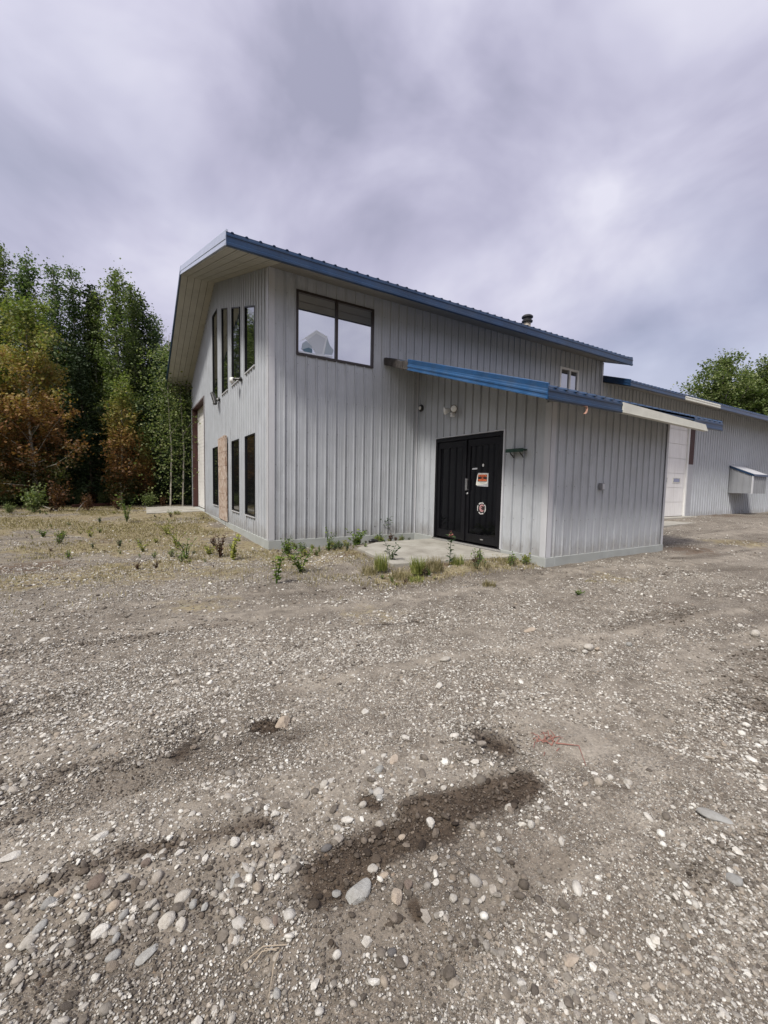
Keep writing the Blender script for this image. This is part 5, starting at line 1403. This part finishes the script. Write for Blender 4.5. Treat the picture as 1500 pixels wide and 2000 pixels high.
stem_plant('weed', 248, 1018, 56, 'thin tall weed left of the concrete apron', 'weed', M_WEED, 6, 16, 0.08, 0.5)
stem_plant('weed', 268, 1112, 18, 'small dark dead tuft in the open dry grass', 'weed', M_DEADLEAF, 6, 8, 0.03, 0.7)
stem_plant('weed', 306, 1110, 16, 'tiny dark sprig right of the small dead tuft', 'weed', M_DEADLEAF, 5, 7, 0.03, 0.8)
stem_plant('weed', 84, 1048, 20, 'small green weed in the dry grass near the left edge', 'weed', M_WEED, 6, 8, 0.05, 1.0)
stem_plant('weed', 118, 1052, 22, 'small yellow weed right of the green one near the left edge', 'weed', M_WEEDYEL, 6, 8, 0.05, 1.0)
stem_plant('weed', 278, 1078, 24, 'faint yellow weed in the middle of the dry grass', 'weed', M_WEEDYEL, 6, 6, 0.05, 0.8)
stem_plant('weed', 1128, 1162, 12, 'tiny green sprout in the gravel in front of the annex', 'weed', M_WEED, 6, 4, 0.04, 1.3)


def blades(P, h, wd, rs, bend=0.5):
    """grass blades: two-segment tapering strips"""
    n = len(P); a = rs.uniform(0, 6.28, n); d = np.stack([np.cos(a), np.sin(a), np.zeros(n)], -1); s = np.stack([-np.sin(a), np.cos(a), np.zeros(n)], -1)
    h = h[:, None]; w_ = np.asarray(wd).reshape(-1, 1) * np.ones((n, 1)); be = rs.uniform(0.05, bend, n)[:, None]; up = np.array([0, 0, 1.0])
    m_ = P + up * h * 0.6 + d * h * be * 0.35; t = P + up * h * (1 - be * 0.4) + d * h * be
    V = np.stack([P - s * w_, P + s * w_, m_ + s * w_ * 0.7, m_ - s * w_ * 0.7, t], 1).reshape(-1, 3)
    b0 = np.arange(n)[:, None] * 5
    return V, [b0 + np.array([[0, 1, 2, 3]]), b0 + np.array([[3, 2, 4]])]


def tuft(px, py, hpx, label, mat, n=160, r=0.10):
    x, y, _ = G(px, py, -0.2); z = gz(x, y); x, y, ds = G(px, py, z); h = hpx / 815.94 * ds
    rs = np.random.default_rng(int(px + py * 3)); a = rs.uniform(0, 6.28, n); rr_ = r * np.sqrt(rs.random(n))
    P = np.stack([np.cos(a) * rr_, np.sin(a) * rr_, np.full(n, -0.01)], -1); V, Fs = blades(P, h * rs.uniform(0.35, 1.0, n), 0.0032, rs, 0.7)
    o = link_me('grass_tuft', mesh_np('grass_tuft', V, Fs, mat, dict(shade=np.repeat(rs.uniform(0, 1, n), 5))), None, (x, y, z))
    tag(o, label, 'grass', 'grass tufts along the entrance pad')


tuft(744, 1112, 44, 'tall yellow-green grass tuft at the left front corner of the pad', M_GRASS, 260, 0.10)
tuft(722, 1120, 26, 'short straw tuft left below the tall corner tuft', M_STRAW, 200, 0.13)
tuft(815, 1118, 42, 'greenest grass tuft at the middle of the pad front edge', M_GRASS, 300, 0.10)
tuft(812, 1134, 16, 'low dark-based tuft in front of the greenest tuft', M_GRASS, 200, 0.12)
tuft(846, 1112, 36, 'straw-coloured tuft between the greenest tuft and the fireweed', M_STRAW, 320, 0.15)
tuft(893, 1102, 28, 'pale thin grass tuft just right of the fireweed', M_GRASS, 150, 0.10)
tuft(786, 1128, 22, 'matted straw tuft between the two green tufts', M_STRAW, 260, 0.16)
tuft(935, 1104, 12, 'flat brown straw patch on the pad edge below the right door', M_STRAW, 260, 0.22)
tuft(985, 1098, 14, 'flat straw patch under the round weed by the door jamb', M_STRAW, 260, 0.22)
tuft(1160, 1060 + 78, 8, 'tiny straw tuft in the gravel before the annex corner', M_STRAW, 120, 0.12)
tuft(955, 1144, 18, 'small orange-brown dry tuft alone in the gravel before the pad', M_STRAW, 160, 0.09)

# short dry ground grass on the left and round the corner
def ground_grass():
    rs = np.random.default_rng(31); out = []
    n = 150000
    x = rs.uniform(-14, 0.0, n); y = rs.uniform(-3.5, 13.5, n) 
    keep = rs.random(n) < ss((y + 3.4) / 3.5) * ss((fbm(x * 0.9, y * 0.9, 77) - 0.33) / 0.25) * (x < -0.1) * ~((x > -2.0) & (y > 8.2))
    x, y = x[keep], y[keep]
    n2 = 9000; x2 = rs.uniform(-0.4, 3.7, n2); y2 = rs.uniform(-3.9, -0.1, n2)
    inpad = (x2 > 1.05 + 0.17 * (y2 + 2.9) / 1.7 * 1.5) & (y2 > -3.05) & (x2 > 1.15)
    k2 = ~inpad & (fbm(x2 * 2, y2 * 2, 5) > 0.42) & ~((x2 > 0.3) & (y2 > -0.7) & (rs.random(n2) < 0.6))
    x = np.concatenate([x, x2[k2]]); y = np.concatenate([y, y2[k2]])
    z = ground_z(x, y); d = np.hypot(x - CAM_POS.x, y - CAM_POS.y)
    P = np.stack([x, y, z - 0.005], -1); n = len(P)
    V, Fs = blades(P, rs.uniform(0.02, 0.075, n) * (0.6 + 0.9 * fbm(x * 0.7, y * 0.7, 9)), 0.0022 + 0.00035 * d, rs, 1.2)
    sh_ = np.clip(0.25 + 0.6 * rs.random(n), 0, 1)
    o = link_me('dry_grass', mesh_np('dry_grass', V, Fs, M_STRAW, dict(shade=np.repeat(sh_, 5))))
    tag(o, 'short dry straw-coloured grass over the clearing left of the building', 'grass', kind='stuff')


ground_grass()

# ------------------------------------------------------------------ stones and gravel
import bmesh
def rock_mesh(seed, sub=2, rough=0.22, flat=0.55, angular=False, mat=None):
    bm = bmesh.new(); bmesh.ops.create_icosphere(bm, subdivisions=sub, radius=0.5)
    r = random.Random(seed); off = [Vector((r.gauss(0, 1), r.gauss(0, 1), r.gauss(0, 1))).normalized() for _ in range(9)]; cut = [r.uniform(0.30, 0.44) for _ in range(9)]
    ax = Vector((r.uniform(0.8, 1.25), r.uniform(0.65, 0.95), flat))
    for v in bm.verts:
        d = v.co.normalized(); rad = 0.5
        for o_, c in zip(off, cut):
            q = d.dot(o_)
            if q > 0.2:
                lim = c / q
                rad = min(rad, lim if angular else lim * 0.4 + rad * 0.6)
        v.co = Vector((d.x * ax.x, d.y * ax.y, d.z * ax.z)) * rad * (1 + r.uniform(-0.02, 0.02) * rough * 4)
    me_ = bpy.data.meshes.new('stone'); bm.to_mesh(me_); bm.free()
    if mat: me_.materials.append(mat)
    if not angular: me_.polygons.foreach_set('use_smooth', np.ones(len(me_.polygons), bool))
    return me_


peb = [link_me('p', rock_mesh(200 + i, 2 if i < 3 else 1, flat=0.5 + 0.07 * (i % 4), angular=i % 3 != 1, mat=M_PEBBLE)) for i in range(9)]
rs = np.random.default_rng(77)
# real stones lie thick where one can see single ones, thinning with distance; small ones only near
P_all, S_all = [], []
def add_pebbles(n, dmin, dmax, s_lo, s_hi, patch=0.0, seed=0, pw=1.0):
    r = dmin + (dmax - dmin) * rs.random(n) ** pw; a = rs.uniform(-math.pi, math.pi, n)
    # full circle round the viewing spot, most of it in the half that the photograph covers
    a = np.where(rs.random(n) < 0.85, math.atan2(CF.y, CF.x) + rs.uniform(-0.95, 0.95, n), a)
    x = CAM_POS.x + r * np.cos(a); y = CAM_POS.y + r * np.sin(a)
    k = ~((x > 0) & (y > -0.06) & (y < 12.3)) & ~((x > 3.55) & (x < 7.6) & (y > -3.95) & (y < 0)) & ~((x > 1.0) & (x < 3.7) & (y > -3.35) & (y < -0.6))
    if patch: k &= fbm(x * 0.8, (y + 0.13 * x) * 2.0, 300 + seed) + rs.normal(size=n) * 0.06 > patch
    x, y = x[k], y[k]; n = len(x)
    s = s_lo * (s_hi / s_lo) ** (rs.random(n) ** 2.2)
    P_all.append(np.stack([x, y, ground_z(x, y) + s * rs.uniform(-0.08, 0.12, n)], -1)); S_all.append(s)
add_pebbles(150000, 0.5, 4.0, 0.006, 0.014, 0.40, 0, pw=1.2)
add_pebbles(90000, 0.5, 4.5, 0.010, 0.028, 0.42, 1, 1.2)
add_pebbles(150000, 2.8, 9.0, 0.011, 0.028, 0.41, 2, 1.25)
add_pebbles(14000, 0.6, 9.0, 0.024, 0.056, 0.45, 3, 1.1)
add_pebbles(55000, 7.0, 22.0, 0.020, 0.058, 0.48, 4, 1.1)
P_all = np.concatenate(P_all); S_all = np.concatenate(S_all); n = len(P_all)
scl = S_all[:, None] * rs.uniform(0.75, 1.25, (n, 3)); rot = np.stack([rs.normal(size=n) * 0.25, rs.normal(size=n) * 0.25, rs.uniform(0, 6.28, n)], -1)
ix_ = np.clip(np.searchsorted(gx, P_all[:, 0]), 0, nx - 1); iy_ = np.clip(np.searchsorted(gy, P_all[:, 1]), 0, ny - 1)
wetp = ss((damp[iy_, ix_] + (fbm(P_all[:, 0] * 9, P_all[:, 1] * 9, 8, 2) - 0.5) * 0.5 - 0.36) / 0.22)
finep = ss((finem[iy_, ix_] + (fbm(P_all[:, 0] * 6, P_all[:, 1] * 6, 18, 2) - 0.5) * 0.6 - 0.25) / 0.45)
keep = rs.random(n) > np.maximum(wetp * 0.62, finep * 0.7)
P_all, scl, rot, wetp = P_all[keep], scl[keep], rot[keep], wetp[keep]; n = len(P_all)
scatter('gravel', P_all, scl, rot, rs.integers(0, 9, n), peb, wet=wetp, label='loose grey and tan gravel strewn over the dirt yard', cat='gravel')

RM = {}
def rock(px, py, wpx, kind, label, ang=False, flat=0.55, stretch=1.0, rz=0.0):
    x, y, _ = G(px, py, -0.27); z = gz(x, y); x, y, ds = G(px, py, z + 0.01); s = wpx / 815.94 * ds * 1.0
    key = (kind, ang, len(RM) % 5 if (kind, ang) not in RM else 0)
    me_ = rock_mesh(int(px * 3 + py), 3, rough=0.35, flat=flat * 1.15, angular=ang or (px + py) % 3 == 0, mat=STONE_MATS[kind])
    o = link_me('stone', me_, None, (x, y, z + s * flat * 0.07)); s *= 0.88; o.scale = (s * stretch, s, s); o.rotation_euler = (random.gauss(0, .1), random.gauss(0, .1), rz)
    tag(o, label, 'stone', 'larger stones in the gravel')


ROCKS = [
    (188, 1718, 46, 'brown', 'smooth round flat brown stone, the largest at lower left', 0, .4, 1, .6), (325, 1796, 38, 'pale', 'left one of two pale angular stones lying side by side', 1, .6, 1, .4),
    (353, 1802, 32, 'pale', 'right one of two pale angular stones lying side by side', 1, .6, 1, 1.4), (357, 1748, 36, 'pale', 'speckled pale rounded stone above the angular pair', 0, .6, 1, .2),
    (378, 1762, 22, 'grey', 'small grey stone right below the speckled pale stone', 0, .6, 1, 1), (399, 1767, 18, 'grey', 'narrow grey stone end of the row right of the speckled one', 0, .6, 1.2, 1),
    (95, 1760, 34, 'grey', 'bluish grey oval stone near the lower left edge', 0, .5, 1.1, .5), (118, 1740, 26, 'tan', 'cracked tan stone above the bluish grey oval', 1, .6, 1.1, .4),
    (18, 1765, 20, 'pale', 'pale stone touching the left edge low in the photo', 0, .6, 1, 0), (197, 1816, 44, 'white', 'broken white angular stone under the tan one, lower left', 1, .5, 1, .1),
    (162, 1790, 30, 'pale', 'blocky pale stone up left of the broken white stone', 1, .6, 1, .3), (222, 1766, 28, 'tan', 'yellowish tan rounded stone above the broken white stone', 0, .7, 1, .3),
    (242, 1782, 23, 'grey', 'grey-white pebble stone right of the yellowish tan one', 0, .6, 1, .8), (227, 1827, 22, 'grey', 'bluish oval stone right of the broken white stone', 0, .6, 1, 1.2),
    (220, 1862, 28, 'grey', 'light grey stone below the bluish oval stone', 0, .5, 1, .2), (290, 1856, 32, 'grey', 'slanted long grey stone below the angular pair', 1, .4, 1.4, .4),
    (77, 1806, 26, 'grey', 'grey oval stone below the bluish grey oval, far lower left', 0, .5, 1.2, .8), (58, 1830, 34, 'pale', 'long pale-grey stone just above the photo mark area at far left', 0, .4, 1.4, .9),
    (700, 1738, 58, 'grey', 'largest grey slab below the dark damp patch', 1, .42, 1.15, .5), (658, 1740, 24, 'grey', 'small pale-grey flat stone left of the large grey slab', 1, .4, 1, 1.2),
    (775, 1748, 34, 'tan', 'pointed tan stone right of the large grey slab', 1, .6, 1, .9), (797, 1726, 26, 'brown', 'brown-grey stone above the pointed tan stone', 1, .6, 1, .4),
    (728, 1692, 24, 'pale', 'buried cream stone between the slab and the damp patch', 0, .4, 1, 0), (750, 1705, 24, 'tan', 'buried tan stone right of the cream one', 0, .4, 1, 0),
    (458, 1640, 24, 'white', 'pointed white stone left of the damp patch', 1, .6, 1, .9), (351, 1662, 22, 'white', 'white oval stone left of the pointed white stone', 0, .6, 1.1, .4),
    (195, 1632, 30, 'white', 'clean white oval stone in the upper lower-left area', 0, .5, 1.2, .4), (538, 1586, 19, 'white', 'small bright round stone above left of the damp patch', 0, .7, 1, 0),
    (841, 1604, 25, 'white', 'sharp white stone lying on the damp patch', 1, .6, 1, 1), (785, 1631, 17, 'tan', 'small tan stone on the damp patch left below the sharp white one', 0, .5, 1, 0),
    (637, 1653, 22, 'dark', 'dark wet stone at the left end of the damp patch', 0, .6, 1, 0), (678, 1598, 22, 'white', 'oval white stone on the upper rim of the damp patch', 0, .5, 1.2, -.6),
    (709, 1569, 19, 'pale', 'pale stone beside the small dark hollow over the damp patch', 0, .7, 1, 0), (741, 1556, 18, 'grey', 'sharp grey-white stone right of the small dark hollow', 1, .7, 1, .7),
    (725, 1543, 14, 'grey', 'round grey pebble above the small dark hollow', 0, .7, 1, 0), (742, 1502, 24, 'grey', 'stack of bluish broken stone above the hollow', 1, .8, 1, .3),
    (633, 1532, 24, 'pale', 'pale ridge-backed stone left of the bluish broken stone', 1, .6, 1, .9), (770, 1482, 26, 'tan', 'flat tan pointed stone far up the middle', 1, .4, 1.2, .8),
    (750, 1473, 16, 'white', 'whitish stone left of the flat tan pointed stone', 1, .6, 1, .4), (1226, 1526, 28, 'pale', 'pale stone cluster head right of the red twig', 1, .6, 1, .2),
    (712, 1388, 17, 'white', 'round white stone halfway up the yard', 0, .7, 1, 0), (1150, 1263, 24, 'pale', 'largest pale stone in the small heap on the rut ridge', 0, .6, 1.1, 0),
    (1143, 1271, 14, 'white', 'white pebble at the front of the small heap on the ridge', 0, .6, 1, 0), (1167, 1266, 14, 'tan', 'tan pebble at the right of the small heap on the ridge', 0, .6, 1, 0),
    (1119, 1266, 11, 'pale', 'lone pale pebble left of the small heap on the ridge', 0, .6, 1, 0), (1228, 1257, 18, 'grey', 'grey stone right of the heap on the ridge', 0, .5, 1, 0),
    (88, 1250, 25, 'white', 'white flat oval stone far up at the left', 0, .5, 1.1, -.4), (122, 1249, 13, 'tan', 'small cream stone right of the white flat oval', 0, .6, 1, 0),
    (1396, 1592, 48, 'grey', 'long flat grey stone near the right edge', 1, .3, 1.4, -1.0), (1434, 1714, 40, 'grey', 'buried grey stone at the lower right', 0, .35, 1.2, -.4),
    (1116, 1870, 34, 'tan', 'tan stone half buried near the bottom right of centre', 1, .4, 1.1, 0), (541, 1934, 22, 'grey', 'pointed grey stone beside the dry stem near the bottom', 1, .6, 1, 1.2),
    (790, 1872, 22, 'white', 'bright round stone near the bottom centre', 0, .7, 1, 0), (658, 1860, 22, 'white', 'cream round stone left of the bright bottom-centre stone', 0, .7, 1, 0),
    (765, 1855, 20, 'dark', 'dark stone between the two bright bottom stones', 0, .6, 1, 0), (858, 1338, 20, 'white', 'white pointed stone up the middle of the yard', 1, .6, 1, .5),
    (870, 1286, 24, 'pale', 'pale stone embedded in the rut crest', 0, .4, 1.3, 0), (552, 1412, 34, 'tan', 'rough tan rock beside the small hole', 1, .7, 1.2, .8),
    (1475, 1236, 26, 'pale', 'pale stone at the right edge far up the yard', 0, .6, 1, 0), (1035, 1230, 26, 'tan', 'brown-white stone in the stony line left of the ridge heap', 1, .4, 1.2, 0),
    (22, 1670, 32, 'white', 'flat white stone against the left edge', 1, .35, 1.3, .3), (285, 1680, 24, 'brown', 'brown stone right of the large round brown one', 0, .5, 1.2, .8),
    (943, 1751, 18, 'pale', 'pale pebble at centre right of the tan pointed stone', 0, .6, 1, 0), (884, 1750, 20, 'pale', 'soft pale stone below the damp crack', 0, .5, 1, 0),
    (994, 1574, 22, 'pale', 'pale rock below the right end of the damp patch', 1, .6, 1, .3), (974, 1656, 14, 'grey', 'small blue-grey pebble right of the damp patch', 0, .6, 1, 0),
    (458, 1716, 26, 'grey', 'slate-blue slanted stone between the two pale groups', 0, .4, 1.3, .9), (538, 1794, 26, 'brown', 'dull grey-brown oval stone lower centre left', 0, .4, 1, 1.2),
    (386, 1990, 26, 'white', 'white stone cut by the bottom edge', 0, .6, 1, .4), (452, 1986, 22, 'pale', 'pale upright stone at the bottom edge right of the white one', 0, .6, 1, .6),
]
for r_ in ROCKS: rock(r_[0], r_[1], r_[2], r_[3], r_[4], bool(r_[5]), r_[6], r_[7], r_[8])

# ------------------------------------------------------------------ odds and ends on the ground
mb = MB(); rr = random.Random(9); x, y, _ = G(1070, 1448, -0.26); zz_ = gz(x, y)
for k in range(26):
    a = rr.uniform(0, 6.28); L = rr.uniform(0.03, 0.09); px_ = x + rr.gauss(0, 0.05); py_ = y + rr.gauss(0, 0.035)
    mb.tube([(px_, py_, zz_ + 0.006), (px_ + math.cos(a) * L * .5, py_ + math.sin(a) * L * .5, zz_ + rr.uniform(0.012, 0.03)), (px_ + math.cos(a) * L, py_ + math.sin(a) * L, zz_ + 0.006)], [0.0028, 0.0022, 0.001], 4)
q0 = G(1085, 1455, -0.26); q1 = G(1130, 1462, -0.26); q2 = G(1145, 1495, -0.26)
mb.tube([(q0[0], q0[1], gz(*q0[:2]) + 0.01), (q1[0], q1[1], gz(*q1[:2]) + 0.014), (q2[0], q2[1], gz(*q2[:2]) + 0.008)], [0.004, 0.003, 0.0012], 5)
tag(mb.build('dry_red_plant', M_REDTWIG), 'flattened reddish dry plant lying in the gravel right of the centre', 'dry plant')
mb = MB()
for (a, b_) in (((545, 1855), (480, 1895)), ((560, 1850), (470, 1880)), ((548, 1858), (525, 1945)), ((540, 1860), (500, 1876))):
    p, q = G(*a, -0.27), G(*b_, -0.27); mb.tube([(p[0], p[1], gz(*p[:2]) + 0.012), ((p[0] + q[0]) / 2, (p[1] + q[1]) / 2 + 0.01, gz(*p[:2]) + 0.022), (q[0], q[1], gz(*q[:2]) + 0.008)], [0.0022, 0.0018, 0.0008], 4)
tag(mb.build('straw_wisp', M_DRYTWIG), 'pale dry grass stems lying on the gravel near the bottom', 'dry plant')
p0, p1 = G(140, 998, -0.1), G(262, 990, -0.1)
mb = MB(); z0 = 0.02
mb.hexa([(p0[0], p0[1], -0.1), (p0[0], p0[1] + .2, -0.1), (p0[0], p0[1] + .2, 0.14), (p0[0], p0[1], 0.14)], [(p1[0], p1[1], -0.1), (p1[0], p1[1] + .2, -0.1), (p1[0], p1[1] + .2, 0.12), (p1[0], p1[1], 0.12)])
tag(mb.build('timber_beam', M_BROWNRED, bevel=0.01), 'low red-brown timber lying along the foot of the woods', 'timber')
mb = MB(); p, q = G(62, 994, -0.1), G(112, 1006, -0.12); mb.tube([(p[0], p[1], 0.12), ((p[0] + q[0]) / 2, (p[1] + q[1]) / 2, 0.10), (q[0], q[1], gz(*q[:2]) + 0.02)], [0.012, 0.018, 0.024], 6)
tag(mb.build('fallen_branch', M_WOODGREY), 'pale fallen branch at the wood edge near the left side', 'branch')
mb = MB(); p, q = G(150, 1006, -0.12), G(168, 992, -0.1); mb.tube([(p[0], p[1], gz(*p[:2]) + 0.02), (q[0], q[1], 0.25)], [0.022, 0.012], 6)
tag(mb.build('leaning_stick', M_WOODGREY), 'short pale stick leaning on the red-brown timber', 'branch')
x, y, _ = G(729, 1063, -0.12); mb = MB(); z0 = gz(x, y)
mb.tube([(x - .10, y, z0 + .04), (x - .02, y + .02, z0 + .055), (x + .08, y - .01, z0 + .04), (x + 0.12, y - .02, z0 + .035)], [0.03, 0.045, 0.035, 0.012], 10)
tag(mb.build('black_bottle', M_BLACK, smooth=True), 'small black object lying at the back left corner of the entrance pad', 'litter')
